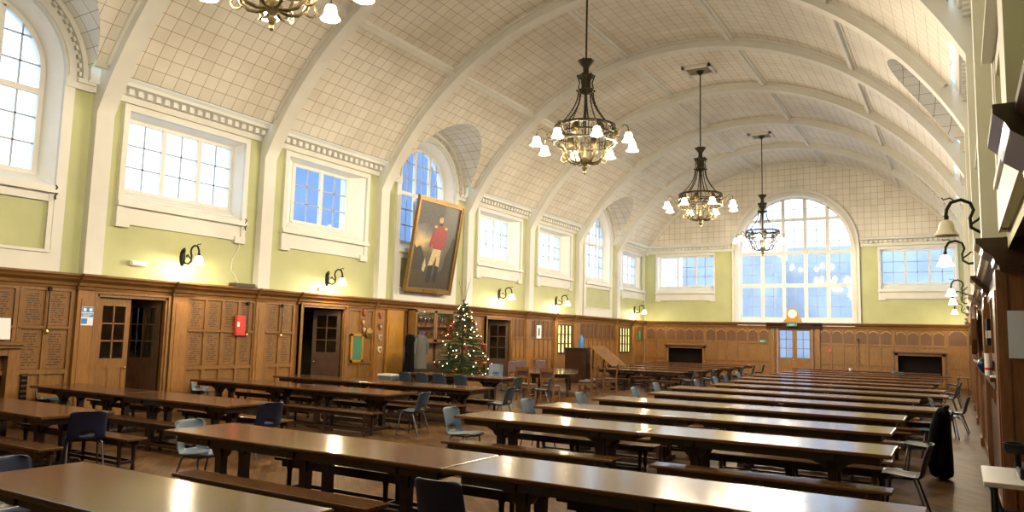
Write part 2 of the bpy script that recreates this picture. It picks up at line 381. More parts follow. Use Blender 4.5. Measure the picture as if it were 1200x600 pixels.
    for s in (-1,1): fb(f,yc+s*(rg-.02),yc+s*(rg+.08),SW-.03,SW+.04,zb-.08,zs)
    fb(f,yc-rg-.085,yc+rg+.085,SW-.03,SW+.05,zb-.1,zb)
    lw=2*rg/cols
    for i in range(1,cols): 
        u=yc-rg+i*lw; fb(f,u-fr,u+fr,SW-.035,SW+.04,zb-.02,top(u))
    for z,th in transoms:
        x=math.sqrt(max(0,rg*rg-max(0,z-zs)**2)); fb(f,yc-x,yc+x,SW-.035,SW+.045,z-th,z+th)
    put(f,'window_frame',CREAM,smooth=40)
    b_=MB(); zl=[zb]+[z for z,_ in transoms]+[zs+rg]
    for i in range(cols):
        um=yc-rg+(i+.5)*lw; fb(b_,um-.017,um+.017,SW-.015,SW+.015,zb,top(um))
    for za,zc in zip(zl,zl[1:]):
        k=max(1,round((zc-za)/.52))
        for j in range(1,k):
            z=za+(zc-za)*j/k; x=math.sqrt(max(0.01,rg*rg-max(0,z-zs)**2)); fb(b_,yc-x,yc+x,SW-.015,SW+.015,z-.017,z+.017)
    put(b_,'glazing_bars',LEAD)
    p=MB(); pts=[F(yc-rg,SW,zb-.02),F(yc+rg,SW,zb-.02)]+[F(u,SW,v) for u,v in arc(yc,zs,rg)]
    p.quad(pts); put(p,'pane',GLASSW)
    portal(F(yc,OUT-.02,(zb+zs+rg)/2),yc,0,2*rg+.2,zs+rg-zb+.2,portal_rot)
    return w
def spandrel(mb,F,yc,zs,r,d,ztop,y0,y1):
    """wall around the top of an arch: from the curve up to ztop between y0 and y1"""
    pts=arc(yc,zs,r,32)
    rows=[[F(y1,d,zs),F(y1,d,ztop)]]
    for u,v in pts: rows.append([F(u,d,v),F(u,d,ztop)])
    rows.append([F(y0,d,zs),F(y0,d,ztop)]); mb.strip(rows)
GLASSDOORS=[]
def make_side(right):
    X=side(right); F=lambda u,d,z:(X(d),u,z); rot=(0,PI/2 if right else -PI/2,0)
    rot=(0,(PI/2) if right else (-PI/2),0)
    mb=MB(); holes=[]; doors=[] if right else [(8.93,10.45,0,2.5),(14.6,16.2,0,2.55),(23.9,25.65,0,2.52),(29.75,31.2,1.2,2.45),(36.85,38.3,1.2,2.48)]
    fire=[(4.35,8.38,0,HW)] if right else [(4.9,7.3,0,1.4)]
    P=lambda y,z:F(y,GW,z)
    for i,(a,b) in enumerate(bays):
        yc=(a+b)/2
        if BAYT[i]=='arch': holes.append((yc-1.27,yc+1.27,4.5,9.0))
        else:
            yc=min(yc,38.55) if i==9 else yc
            holes.append((yc-1.56,yc+1.56,4.5,6.62))
    ww=MB(); holed_wall(ww,P,(YB,YF),(HW-.1,9.0),[h if h[3]<8 else (h[0]-.3,h[1]+.3,h[2],9.0) for h in holes])
    for i,(a,b) in enumerate(bays):
        if BAYT[i]=='arch':
            yc=(a+b)/2; spandrel(ww,F,yc,ZS,1.5,GW,9.0,yc-1.57,yc+1.57)
            for s in (-1,1): ww.quad([F(yc+s*1.5,GW,4.5),F(yc+s*1.57,GW,4.5),F(yc+s*1.57,GW,ZS),F(yc+s*1.5,GW,ZS)])
    ww.build('wall_right' if right else 'wall_left',GREEN,kind='structure')
    for i,(a,b) in enumerate(bays):
        yc=(a+b)/2
        if BAYT[i]=='arch':
            arch_window(F,yc,ZS,1.2,1.5,1.92,4.95,3,rot,transoms=((6.55,.06),))
        elif BAYT[i]=='r3': rect_window(F,yc-.05,1.36,4.93,6.42,1.68,6.73,3,1.55,4.1,rot)
        else:
            if i==9: yc=38.75
            rect_window(F,yc,1.0,4.95,6.45,1.68,6.73,2,1.55,4.1,rot)
    # lower wall behind the panelling
    lw=MB(); holed_wall(lw,lambda y,z:F(y,WF-.03,z),(YB,YF),(0,HW),doors+fire)
    if right:
        R=16.15
        for a,b in ((4.35,8.38),): 
            lw.quad([(R,a,0),(R,b,0),(R,b,2.95),(R,a,2.95)]); lw.quad([(15.66,a-.006,0),(R,a-.006,0),(R,a-.006,2.95),(15.66,a-.006,2.95)]); lw.quad([(15.66,b+.006,0),(R,b+.006,0),(R,b+.006,2.95),(15.66,b+.006,2.95)]); lw.quad([(15.69,a,2.94),(R,a,2.94),(R,b,2.94),(15.69,b,2.94)])
    lw.build('wall_right_panelling' if right else 'wall_left_panelling',OAKR if right else OAK,kind='structure')
    return X,F
XL_,FL=make_side(False); XR_,FR=make_side(True)
# ------------------------------------------------------------------ far wall and back wall
FF=lambda u,d,z:(u,YF+.0-(d-WF),z)       # d measured into the hall like on the side walls
def arch_z(x): 
    q=RV*RV-(x-VC[0])**2; return VC[1]+math.sqrt(q) if q>0 else 0
fw=MB(); rects=[(.68,3.68,4.92,6.5),(12.1,15.1,4.95,6.5)]
holed_wall(fw,lambda x,z:FF(x,GW,z),(-.25,15.75),(HW-.1,7.0),[(.55,3.85,4.5,6.62),(12.0,15.25,4.5,6.62),(4.95,10.95,2.8,7.0)])
fw.build('wall_far',GREEN,kind='structure')
gx,gzs,grg,gri,gro=7.95,6.75,2.72,2.82,3.15
gab=MB(); n=60
xs=[-.1+ (15.7)*i/n for i in range(n+1)]
def inner(x): 
    q=2.9**2-(x-gx)**2; return gzs+math.sqrt(q) if q>0 else 0
for a,b in zip(xs,xs[1:]):
    def lo(x): return max(7.0,inner(x))
    def hi(x): return max(7.0,arch_z(x)+.1)
    pts=[(a,lo(a)),(b,lo(b)),(b,max(lo(b),hi(b))),(a,max(lo(a),hi(a)))]
    gab.quad([FF(x,GW+.01,z) for x,z in pts],uv=[(x,z) for x,z in pts])
gab.build('wall_far_gable',TILE,kind='structure')
rotF=(-PI/2,0,0)
arch_window(FF,gx,gzs,grg,gri,gro,3.22,5,rotF,panel=False,transoms=((4.88,.1),(6.6,.1),(8.35,.08)),big=True)
rect_window(FF,2.18,1.5,4.92,6.5,1.7,6.72,3,1.6,4.1,rotF)
rect_window(FF,13.6,1.5,4.94,6.5,1.7,6.72,3,1.6,4.15,rotF)
MB().quad([(-.25,YB,0),(15.75,YB,0),(15.75,YB,12),(-.25,YB,12)]).build('wall_back',GREEN,kind='structure')
fl_=MB(); holed_wall(fl_,lambda x,z:FF(x,WF-.03,z),(-.25,15.75),(0,HW),[(7.1,8.8,0,2.68),(1.26,3.18,.2,1.47),(12.66,14.5,.2,1.43)])
fl_.build('wall_far_panelling',OAK,kind='structure')
# ------------------------------------------------------------------ floor
def floor_mat():
    m,t,b=nt('parquet_floor'); tc=t.nodes.new('ShaderNodeTexCoord'); mp=t.nodes.new('ShaderNodeMapping'); mp.inputs['Rotation'].default_value=(0,0,PI/4); lk(t,tc.outputs['Object'],mp.inputs['Vector'])
    br=t.nodes.new('ShaderNodeTexBrick'); br.inputs['Scale'].default_value=1; br.inputs['Brick Width'].default_value=.36; br.inputs['Row Height'].default_value=.09; br.inputs['Mortar Size'].default_value=.003
    br.inputs['Color1'].default_value=(.125,.068,.028,1); br.inputs['Color2'].default_value=(.07,.037,.016,1); br.inputs['Mortar'].default_value=(.04,.02,.01,1); lk(t,mp.outputs['Vector'],br.inputs['Vector'])
    n=t.nodes.new('ShaderNodeTexNoise'); n.inputs['Scale'].default_value=1.7; n.inputs['Detail'].default_value=5; lk(t,tc.outputs['Object'],n.inputs['Vector'])
    r=t.nodes.new('ShaderNodeValToRGB'); r.color_ramp.elements[0].color=(.6,.58,.55,1); r.color_ramp.elements[1].color=(1.1,1.08,1.05,1); r.color_ramp.elements[0].position=.35; r.color_ramp.elements[1].position=.65; lk(t,n.outputs['Fac'],r.inputs['Fac'])
    mx=t.nodes.new('ShaderNodeMix'); mx.data_type='RGBA'; mx.blend_type='MULTIPLY'; mx.inputs['Factor'].default_value=1; lk(t,br.outputs['Color'],mx.inputs[6]); lk(t,r.outputs['Color'],mx.inputs[7]); lk(t,mx.outputs[2],b.inputs['Base Color'])
    rr=t.nodes.new('ShaderNodeMapRange'); b.inputs['Specular IOR Level'].default_value=.04; b.inputs['Specular Tint'].default_value=(.8,.6,.38,1); rr.inputs['To Min'].default_value=.3; rr.inputs['To Max'].default_value=.55; lk(t,n.outputs['Fac'],rr.inputs['Value']); lk(t,rr.outputs['Result'],b.inputs['Roughness'])
    return m
MB().box(-.2,16.2,YB,YF+.1,-.1,0).build('floor',floor_mat(),kind='structure')
# ------------------------------------------------------------------ barrel vault with lunettes over the arched bays
vt=MB(); NT=40
def vz(t): return (VC[0]+RV*math.cos(t),VC[1]+RV*math.sin(t))
t0=math.asin((7.2-VC[1])/RV)
RT=1.9
for i,(a,b) in enumerate(bays):
    yc=(a+b)/2; ar=BAYT[i]=='arch'; ny=28 if ar else 2
    if i==0: a=YB
    ys=[a+(b-a)*k/ny for k in range(ny+1)]
    if ar: ys=sorted(set([a,b]+[yc+RT*math.cos(PI*k/28) for k in range(29)]))
    def tlow(y):
        if not ar or abs(y-yc)>RT: return t0
        z=max(7.2,ZS+math.sqrt(RT*RT-(y-yc)**2)); return math.asin((z-VC[1])/RV)
    rows=[]
    for y in ys:
        tl=tlow(y); rows.append([(tl+(PI-2*tl)*k/NT,y) for k in range(NT+1)])
    for r0,r1 in zip(rows,rows[1:]):
        for k in range(NT):
            q=[r0[k],r0[k+1],r1[k+1],r1[k]]
            vt.quad([(vz(t)[0],y,vz(t)[1]) for t,y in q],uv=[(y+50-a,RV*(t-t0)+.315*60) for t,y in q])
    if ar:
        lun=MB()
        for s in (0,1):
            X=side(s)
            for k in range(28):
                q=[]
                for kk in (k,k+1):
                    y=yc+RT*math.cos(PI*kk/28); z=ZS+RT*math.sin(PI*kk/28); zz=max(z,7.2)
                    xv=VC[0]-math.sqrt(RV*RV-(zz-VC[1])**2); q.append((y,z,max(.05,xv) if z>=7.2 else .06,RT*PI*kk/28))
                (y0,z0,x0,l0),(y1,z1,x1,l1)=q
                lun.quad([(X(GW),y0,z0),(X(x0),y0,z0),(X(x1),y1,z1),(X(GW),y1,z1)],uv=[(0,l0),(x0,l0),(x1,l1),(0,l1)])
        lun.build('ceiling_lunette',TILE,kind='structure',smooth=50)
vt.build('ceiling',TILE,kind='structure',smooth=30)
# ------------------------------------------------------------------ ribs, purlins, cornices
def rib(yc,hw=.19):
    m=MB()
    def sweep(ri,ro,hw,zb,pier_in):
        rows=[]; ts=[]
        tI=math.acos(min(1,(VC[0]-pier_in)/ri))
        path=[((pier_in,zb),(GW-.1,zb))]
        for k in range(49):
            t=PI-tI-(PI-2*tI)*k/48
            path.append(((VC[0]+ri*math.cos(t),VC[1]+ri*math.sin(t)),(VC[0]+ro*math.cos(t),VC[1]+ro*math.sin(t)) if 0<k<48 else ((GW-.1 if k==0 else XR-GW+.1),VC[1]+ri*math.sin(t))))
        path.append(((XR-pier_in,zb),(XR-GW+.1,zb)))
        for (xi,zi),(xo,zo) in path: rows.append([(xi,yc-hw,zi),(xi,yc+hw,zi),(xo,yc+hw,zo),(xo,yc-hw,zo)])
        m.strip(rows,closed=True)
    sweep(RI,RV+.12,hw,HW-.02,0.0)
    # shallow bead where the rib meets the tiles
    rows=[]
    for k in range(49):
        t=PI-.58-(PI-1.16)*k/48; c,s=math.cos(t),math.sin(t)
        rows.append([(VC[0]+(RV-.07)*c,yc-hw-.07,VC[1]+(RV-.07)*s),(VC[0]+(RV-.07)*c,yc+hw+.07,VC[1]+(RV-.07)*s),(VC[0]+(RV+.05)*c,yc+hw+.07,VC[1]+(RV+.05)*s),(VC[0]+(RV+.05)*c,yc-hw-.07,VC[1]+(RV+.05)*s)])
    m.strip(rows,closed=True)
    m.build(tn(),CREAM,kind='structure',smooth=35)
for y in PY[1:]: rib(y)
# half rib against the far wall
rows=[]; m=MB()
for k in range(49):
    t=PI-.5-(PI-1.0)*k/48; c,s=math.cos(t),math.sin(t)
    rows.append([(VC[0]+(RV-.1)*c,YF-.08,VC[1]+(RV-.1)*s),(VC[0]+(RV+.1)*c,YF-.08,VC[1]+(RV+.1)*s),(VC[0]+(RV+.1)*c,YF+.06,VC[1]+(RV+.1)*s),(VC[0]+(RV-.1)*c,YF+.06,VC[1]+(RV-.1)*s)])
m.strip(rows,closed=True); m.build(tn(),CREAM,kind='structure',smooth=35)
def purlin(x0):
    m=MB(); dx=x0-VC[0]; t=math.acos(dx/RV); c,s=math.cos(t),math.sin(t); nrm=Vector((-c,0,-s)); tan=Vector((-s,0,c))
    base=Vector((VC[0]+RV*c,0,VC[1]+RV*s))
    prof=[(-.13,-.03),(-.13,.03),(-.065,.05),(-.065,.12),(.065,.12),(.065,.05),(.13,.03),(.13,-.03)]
    def fn(u,v,y): p=base+tan*u+nrm*v; return (p.x,y,p.z)
    m.prism(prof,fn,YB,YF); m.build(tn(),CREAM,kind='structure')
for x in (2.55,6.05,9.5,12.95): purlin(x)
def cornice(F,y0,y1,flat=False):
    m=MB()
    prof=[(GW-.02,6.76),(GW+.06,6.76),(GW+.06,6.90),(GW+.10,6.92),(GW+.12,7.03),(GW+.27,7.07),(GW+.29,7.14),(GW+.33,7.20),(GW+.33,7.23),(GW-.02,7.23)]
    m.prism(prof,lambda u,v,t:F(t,u,v),y0,y1)
    n=int((y1-y0)/.21)
    for k in range(n):
        y=y0+(k+.5)*(y1-y0)/n; a=F(y-.055,GW+.05,6.90); b=F(y+.055,GW+.22,7.03); m.box(a[0],b[0],a[1],b[1],a[2],b[2])
    m.build(tn(),CREAM,kind='structure')
for F in (FL,FR):
    for i,(a,b) in enumerate(bays):
        if BAYT[i]!='arch': cornice(F,max(a+.19,YB),b-(.19 if i<9 else .05))
cornice(FF,-.1,gx-gro-.02); cornice(FF,gx+gro+.02,15.6)
# ------------------------------------------------------------------ wainscot
def fbx(m,F,u0,u1,d0,d1,z0,z1):
    a=F(u0,d0,z0); b=F(u1,d1,z1); m.box(a[0],b[0],a[1],b[1],a[2],b[2])
def wcornice(F,u0,u1,out=0.0,mat=None,ext=0,back=.1):
    m=MB(); o=WF+out-(.07 if F is FR else 0); back=.5 if (F is FR and ext) else back
    prof=[(o-back+.02,2.62),(o+.01,2.62),(o+.02,2.68),(o+.05,2.70),(o+.06,2.76),(o+.14,2.82),(o+.16,2.86),(o+.20,2.90),(o+.20,2.94),(o-back,2.94)]
    m.prism(prof,lambda u,v,t:F(t,u,v),u0-ext,u1+ext)
    return m.build(tn(),mat or OAKH,kind='structure')
def pilaster(F,u0,u1,mat,hm,out=.07):
    mat=OAKL if mat is OAK else mat
    m=MB(); fbx(m,F,u0,u1,WF-.03,WF+out,0,2.64); fbx(m,F,u0+.08,u1-.08,WF,WF+out+.012,.25,2.45); fbx(m,F,u0-.02,u1+.02,WF,WF+out+.03,0,.16)
    m.build(tn(),mat,kind='structure'); wcornice(F,u0,u1,out+.02,hm,.03)
def panels(F,u0,u1,cols,upper=True,boards=BOARD,mat=OAK,hm=OAKH,lettered=True,zr=(2.57,1.87,1.8,1.0),rails=True):
    """framed section: stiles and rails raised before the boards"""
    m=MB(); w=(u1-u0)/cols; st=.035
    for i in range(cols+1):
        u=u0+i*w; fbx(m,F,u-st,u+st,WF-.03,WF+.01,0,2.64)
    for z0,z1 in ((2.57,2.64),(1.8,1.87),(.93,1.02),(0,.2)): fbx(m,F,u0,u1,WF-.03,WF+.008,z0,z1)
    fbx(m,F,u0,u1,WF-.03,WF+.028,1.82,1.85)
    sec=m.build(tn(),mat,kind='structure')
    k=MB(); fbx(k,F,u0,u1,WF-.03,WF+.03,.0,.14); k.build('skirting',hm,sec)
    for i in range(cols):
        a=u0+i*w+st+.015; b=u0+(i+1)*w-st-.015
        for z0,z1 in ((1.885,2.555),(1.035,1.785)):
            bm=MB(); d=WF-.018; bm.quad([F(a,d,z0),F(b,d,z0),F(b,d,z1),F(a,d,z1)],uv=[(0,0),(1,0),(1,1),(0,1)])
            # the board's text reads left to right as seen from the hall
            bm.build('honour_board',boards if (z0>1.5 or boards is BOARD) else OAKL,sec)
    return sec
# left wall, section by section
def lw_run(): 
    wcornice(FL,YB,8.45)
    panels(FL,7.44,8.40,2); 
    pilaster(FL,8.47,8.88,OAK,OAKH)
    wcornice(FL,8.9,10.6); pilaster(FL,10.62,11.02,OAK,OAKH); wcornice(FL,11.05,13.0)
    panels(FL,11.08,12.98,4); pilaster(FL,13.0,13.3,OAK,OAKH,.04); wcornice(FL,13.33,14.35); panels(FL,13.36,14.3,2)
    wcornice(FL,14.4,17.5,.03); pilaster(FL,17.54,17.95,OAK,OAKH,.05); wcornice(FL,18,22.2)
    pilaster(FL,22.25,22.65,OAK,OAKH,.05); wcornice(FL,22.7,25.75,.02); wcornice(FL,25.75,26.8); panels(FL,25.85,26.8,3,boards=BOARD2)
    pilaster(FL,26.85,27.25,OAK,OAKH,.06); wcornice(FL,27.3,29.3); panels(FL,27.3,29.3,5,boards=BOARD2); pilaster(FL,29.35,29.65,OAK,OAKH,.06)
    wcornice(FL,29.7,31.3); pilaster(FL,31.35,31.95,OAK,OAKH,.06); wcornice(FL,32,36.2); panels(FL,32,36.15,8,boards=BOARD2)
    pilaster(FL,36.2,36.6,OAK,OAKH,.06); wcornice(FL,36.6,38.5); pilaster(FL,38.5,38.8,OAK,OAKH,.06); wcornice(FL,38.8,40.4); panels(FL,38.8,40.4,3,boards=BOARD2)
lw_run()
# plain framing round the doors
def door_case(F,u0,u1,zt,w=.11):
    m=MB()
    for s,u in ((1,u0),(-1,u1)): fbx(m,F,u-s*w,u,WF-.05,WF+.05,0,zt+w); fbx(m,F,u-s*w*.5,u-s*w,WF-.05,WF+.075,0,zt+w)
    fbx(m,F,u0-w,u1+w,WF-.05,WF+.05,zt,zt+w); fbx(m,F,u0-w,u1+w,WF-.05,WF+.08,zt+w*.6,zt+w)
    return m.build(tn(),OAK,kind='structure')
for a,b,z in ((8.93,10.45,2.5),(14.6,16.2,2.55),(23.9,25.65,2.52)): door_case(FL,a,b,z)
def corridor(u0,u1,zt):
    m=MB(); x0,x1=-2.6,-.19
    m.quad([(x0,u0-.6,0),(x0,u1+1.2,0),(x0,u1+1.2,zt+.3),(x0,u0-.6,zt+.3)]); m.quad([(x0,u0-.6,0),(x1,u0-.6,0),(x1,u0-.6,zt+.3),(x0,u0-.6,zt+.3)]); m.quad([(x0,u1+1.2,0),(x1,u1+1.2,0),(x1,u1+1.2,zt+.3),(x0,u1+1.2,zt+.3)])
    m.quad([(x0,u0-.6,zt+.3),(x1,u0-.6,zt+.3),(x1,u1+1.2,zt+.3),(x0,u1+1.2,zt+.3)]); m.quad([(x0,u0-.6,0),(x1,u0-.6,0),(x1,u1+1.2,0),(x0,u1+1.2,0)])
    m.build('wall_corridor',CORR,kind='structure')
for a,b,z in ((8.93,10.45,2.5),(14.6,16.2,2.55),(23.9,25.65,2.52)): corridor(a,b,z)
def door_leaf(name,hinge,ang,w,h,mat,rows=3,cols=2,gz=(1.25,2.3),pane=None):
    """leaf in its own frame: x along the width, hinge at the origin"""
    d=empty(name,hinge,ang); d['kind']='structure'; t=.022
    m=MB(); s=.11
    m.box(0,s,-t,t,0,h); m.box(w-s,w,-t,t,0,h); m.box(s,w-s,-t,t,h-s,h); m.box(s,w-s,-t,t,0,.22); m.box(s,w-s,-t,t,gz[0]-.2,gz[0]); m.box(s,w-s,-t,t,gz[1],h-s)
    m.box(w/2-.05,w/2+.05,-t,t,.2,gz[0]-.2); m.box(s,w-s,-t*.4,t*.4,.2,gz[0]-.2)
    m.build('stiles_and_rails',mat,d)
    b=MB(); gw=w-2*s
    for i in range(1,cols): b.box(s+gw*i/cols-.014,s+gw*i/cols+.014,-.015,.015,gz[0],gz[1])
    for j in range(1,rows): z=gz[0]+(gz[1]-gz[0])*j/rows; b.box(s,w-s,-.015,.015,z-.014,z+.014)
    b.build('glazing_bars',mat,d)
    g=MB(); g.quad([(s,0,gz[0]),(w-s,0,gz[0]),(w-s,0,gz[1]),(s,0,gz[1])]); g.build('pane',pane or GLASSC,d)
    k=MB()
    for q in (-1,1): k.ball((w-.06,q*.05,1.02),.03); k.tube([(w-.06,0,1.02),(w-.06,q*.05,1.02)],.01)
    k.build('door_knob',BRASS,d,smooth=60); return d
# door 1: near leaf shut, far leaf standing open into the passage
door_leaf('door_1',(WF-.04,8.95,0),PI/2,.72,2.48,OAK,gz=(1.22,2.32))
door_leaf('door_2',(WF-.06,10.43,0),PI+.62,.74,2.48,OAKD,gz=(1.22,2.32))
door_leaf('door_3',(WF-.08,16.18,0),PI+.78,.78,2.52,OAKD,gz=(1.3,2.35))
door_leaf('door_4',(WF-.08,14.62,0),PI-.1,.78,2.52,OAKD,gz=(1.3,2.35))
door_leaf('door_5',(WF-.08,25.63,0),PI+.7,.84,2.5,OAKD,gz=(1.0,2.3))
door_leaf('door_6',(WF-.08,23.92,0),PI-.1,.84,2.5,OAKD,gz=(1.0,2.3))
# section between the second door and the pilaster, golden panel, back of cabinet
def framed(F,u0,u1,cols,zs,mat,hm=OAKH):
    m=MB(); w=(u1-u0)/cols
    for i in range(cols+1): u=u0+i*w; fbx(m,F,u-.04,u+.04,WF-.03,WF+.012,0,2.64)
    for z in zs: fbx(m,F,u0,u1,WF-.03,WF+.01,z-.04,z+.04)
    fbx(m,F,u0,u1,WF-.03,WF+.03,0,.14)
    return m.build(tn(),mat,kind='structure')
framed(FL,16.4,17.5,2,(2.58,1.86,1.0),OAK); framed(FL,21.55,22.2,1,(2.58,1.86,1.0),OAK); framed(FL,18.98,21.55,3,(2.6,.9),OAKD)
framed(FL,2.0,4.7,3,(2.58,1.84,1.0),OAK)
g=MB(); fbx(g,FL,18.12,18.95,WF-.03,WF+.02,.05,2.62); g.build(tn(),GOLDOAK,kind='structure')
# lit leaded lights in the panelling
for a,b,z0,z1 in ((29.75,31.2,1.2,2.45),(36.85,38.3,1.2,2.48)):
    win_no[0]+=1; w=empty('window_%d'%win_no[0],(WF-.05,(a+b)/2,z0)); w['kind']='structure'; o=Vector(w.location)
    m=MB(); n=4
    for i in range(n+1): y=a+(b-a)*i/n; m.box(WF-.06,WF+.03,y-.05,y+.05,z0,z1)
    for j in range(4): z=z0+(z1-z0)*j/3; m.box(WF-.06,WF+.02,a,b,z-.025,z+.025)
    m.v=[tuple(Vector(p)-o) for p in m.v]; m.build('window_frame',OAKD,w)
    for i in range(n):
        p=MB(); y0=a+(b-a)*i/n; y1=a+(b-a)*(i+1)/n; p.quad([(WF-.04,y0+.05,z0),(WF-.04,y1-.05,z0),(WF-.04,y1-.05,z1),(WF-.04,y0+.05,z1)]); p.v=[tuple(Vector(q)-o) for q in p.v]; p.build('pane',YPANE,w)
# far wall panelling
def far_panels(u0,u1,low=True):
    u0+=.04; u1-=.04; zl=0 if low else 1.8
    n=max(1,round((u1-u0)/.60)); w=(u1-u0)/n; m=MB()
    for i in range(n+1): u=u0+i*w; fbx(m,FF,u-.035,u+.035,WF-.03,WF+.012,zl,2.64)
    for z0,z1 in ((2.6,2.66),(1.83,1.93),(.88,.96),(0,.16)):
        if z0>=zl: fbx(m,FF,u0,u1,WF-.03,WF+.009,z0,z1)
    sec=m.build(tn(),OAK,kind='structure')
    for i in range(n):
        a=u0+i*w+.05; b=u0+(i+1)*w-.05; c=(a+b)/2; r=(b-a)/2
        p=MB(); pts=[FF(a,WF-.015,1.95),FF(b,WF-.015,1.95)]+[FF(u,WF-.015,v) for u,v in arc(c,2.42,r,12)]; p.quad(pts,uv=[(0,0),(1,0)]+[(.5+.5*math.cos(PI*k/12),.8+.2*math.sin(PI*k/12)) for k in range(13)]); p.build('arched_board',BOARD2,sec)
        q=MB(); rows=[]
        for k in range(13):
            t=PI*k/12; rows.append([FF(c+r*.98*math.cos(t),WF+.01,2.42+r*.7*math.sin(t)),FF(c+(r*.98-.05)*math.cos(t),WF+.01,2.42+(r*.7-.05)*math.sin(t))])
        q.strip(rows); q.build('arch_moulding',GOLDOAK,sec)
for a,b in ((-.1,1.1),(1.1,3.3),(3.3,6.75),(9.1,12.5),(12.5,14.7),(14.7,15.6)): far_panels(a,b,a not in (1.1,12.5))
wcornice(FF,-.1,6.7); wcornice(FF,9.15,15.6); 
c=wcornice(FF,6.6,9.3,.12,OAKD)
for a in (6.78,8.98): 
    m=MB(); fbx(m,FF,a,a+.2,WF-.03,WF+.1,0,2.66); m.build(tn(),OAK,kind='structure')
door_case(FF,7.1,8.8,2.68,.07)
door_leaf('door_7',(7.12,YF+.03,0),0,.83,2.64,OAK,gz=(1.15,2.55),rows=3,pane=GLASSW)
door_leaf('door_8',(8.78,YF+.03,0),PI,.83,2.64,OAK,gz=(1.15,2.55),rows=3,pane=GLASSW)
portal((7.95,YF+.3,1.9),0,0,1.6,1.5,rotF)
def fireplace_far(u0,u1,z1):
    f=empty('fireplace',((u0+u1)/2,YF+.03,0)); o=Vector(f.location)
    tag(f,'oak fire surround with dark hearth beside the '+('left' if u0<5 else 'right')+' corner of the far wall','fireplace')
    def put(mb,nm,mat): mb.v=[tuple(Vector(p)-o) for p in mb.v]; mb.build(nm,mat,f)
    m=MB(); fbx(m,FF,u0-.12,u0,WF,WF+.1,0,z1+.1); fbx(m,FF,u1,u1+.12,WF,WF+.1,0,z1+.1); fbx(m,FF,u0-.12,u1+.12,WF,WF+.1,z1,z1+.12); put(m,'surround',OAK)
    s=MB(); fbx(s,FF,u0-.2,u1+.2,WF,WF+.22,z1+.12,z1+.18); put(s,'mantel_shelf',OAKD)
    h=MB(); 
    for q in ([(u0,0),(u1,0),(u1,z1),(u0,z1)],): h.quad([FF(u,WF-.3,z) for u,z in q])
    for u in (u0,u1): h.quad([FF(u,WF,0),FF(u,WF-.3,0),FF(u,WF-.3,z1),FF(u,WF,z1)])
    h.quad([FF(u0,WF,z1),FF(u1,WF,z1),FF(u1,WF-.3,z1),FF(u0,WF-.3,z1)]); put(h,'hearth_opening',DARK)
fireplace_far(1.26,3.18,1.47); fireplace_far(12.66,14.5,1.43)
# right wall panelling: pilasters under every pier, ledge, lattice panels
for i,y in enumerate(PY):
    pilaster(FR,y-.3,y+.3,OAKR,OAKDR,.06)
for i,(a,b) in enumerate(bays):
    a=max(a+.3,YB); b=b-.3 if i<9 else YF-.05
    if i==2: continue
    wcornice(FR,a,b,.0,OAKDR); m=MB(); n=4; w=(b-a)/n
    for k in range(n+1): u=a+k*w; fbx(m,FR,u-.05,u+.05,WF-.03,WF+.012,0,2.64)
    for z in (2.58,1.78,.9): fbx(m,FR,a,b,WF-.03,WF+.012,z-.05,z+.05)
    fbx(m,FR,a,b,WF-.03,WF+.03,0,.16); m.build(tn(),OAKR,kind='structure')
    if 2<i<6: 
        m=MB(); fbx(m,FR,a,b,WF,WF+.12,1.56,1.60); fbx(m,FR,a,b,WF,WF+.08,1.48,1.56); m.build(tn(),OAKD,kind='structure')
        m=MB(); fbx(m,FR,a+.3,b-.3,WF-.0,WF+.02,.15,1.2); m.build(tn(),OAKD,kind='structure')
# ------------------------------------------------------------------ left fireplace
f=empty('fireplace',(0,6.1,0)); tag(f,'dark stone-fronted fireplace with oak mantel shelf under the name boards','fireplace'); o=Vector((0,6.1,0))
def put(mb,nm,mat,p,o,**k): mb.v=[tuple(Vector(q)-o) for q in mb.v]; return mb.build(nm,mat,p,**k)
m=MB(); m.box(WF-.03,.03,7.22,7.42,0,1.42); m.box(WF-.03,.03,4.7,4.95,0,1.42); m.box(WF-.03,.02,4.7,7.42,1.3,1.45); put(m,'surround',OAK,f,o)
m=MB(); m.box(WF-.03,.12,4.6,7.5,1.5,1.56); m.box(WF-.03,.08,4.65,7.45,1.44,1.5); put(m,'mantel_shelf',OAKH,f,o)
m=MB(); m.quad([(-.5,4.9,0),(-.5,7.3,0),(-.5,7.3,1.4),(-.5,4.9,1.4)]); m.quad([(-.5,7.22,0),(WF,7.22,0),(WF,7.22,1.4),(-.5,7.22,1.4)]); m.quad([(-.5,4.9,1.3),(WF,4.9,1.3),(WF,7.3,1.3),(-.5,7.3,1.3)]); put(m,'hearth_opening',DARK,f,o)
panels(FL,4.7,7.36,6)
m=MB(); m.tube([(-.1,7.12,.1),(-.1,7.12,1.05)],.012); m.ball((-.1,7.12,1.08),.035); o_=m.build('fire_iron',BRASS,smooth=60); tag(o_,'brass-knobbed fire iron standing in the left fireplace','fire iron')
m=MB(); m.quad([(WF+.06,6.9,1.6),(WF+.06,7.28,1.6),(WF+.015,7.28,2.0),(WF+.015,6.9,2.0)]); tag(m.build('paper_notice',PAPER),'blank white paper propped on the mantel of the left fireplace','notice')
m=MB(); m.box(WF-.02,WF+.012,7.56,7.68,.35,.95); v=m.build('wall_vent',DARK); tag(v,'slim dark vent slot low in the panelling beside the fireplace','vent')
m=MB()
for k in range(6): m.box(WF+.012,WF+.02,7.56,7.68,.40+k*.1,.44+k*.1)
m.build('louvre',OAKD,v)
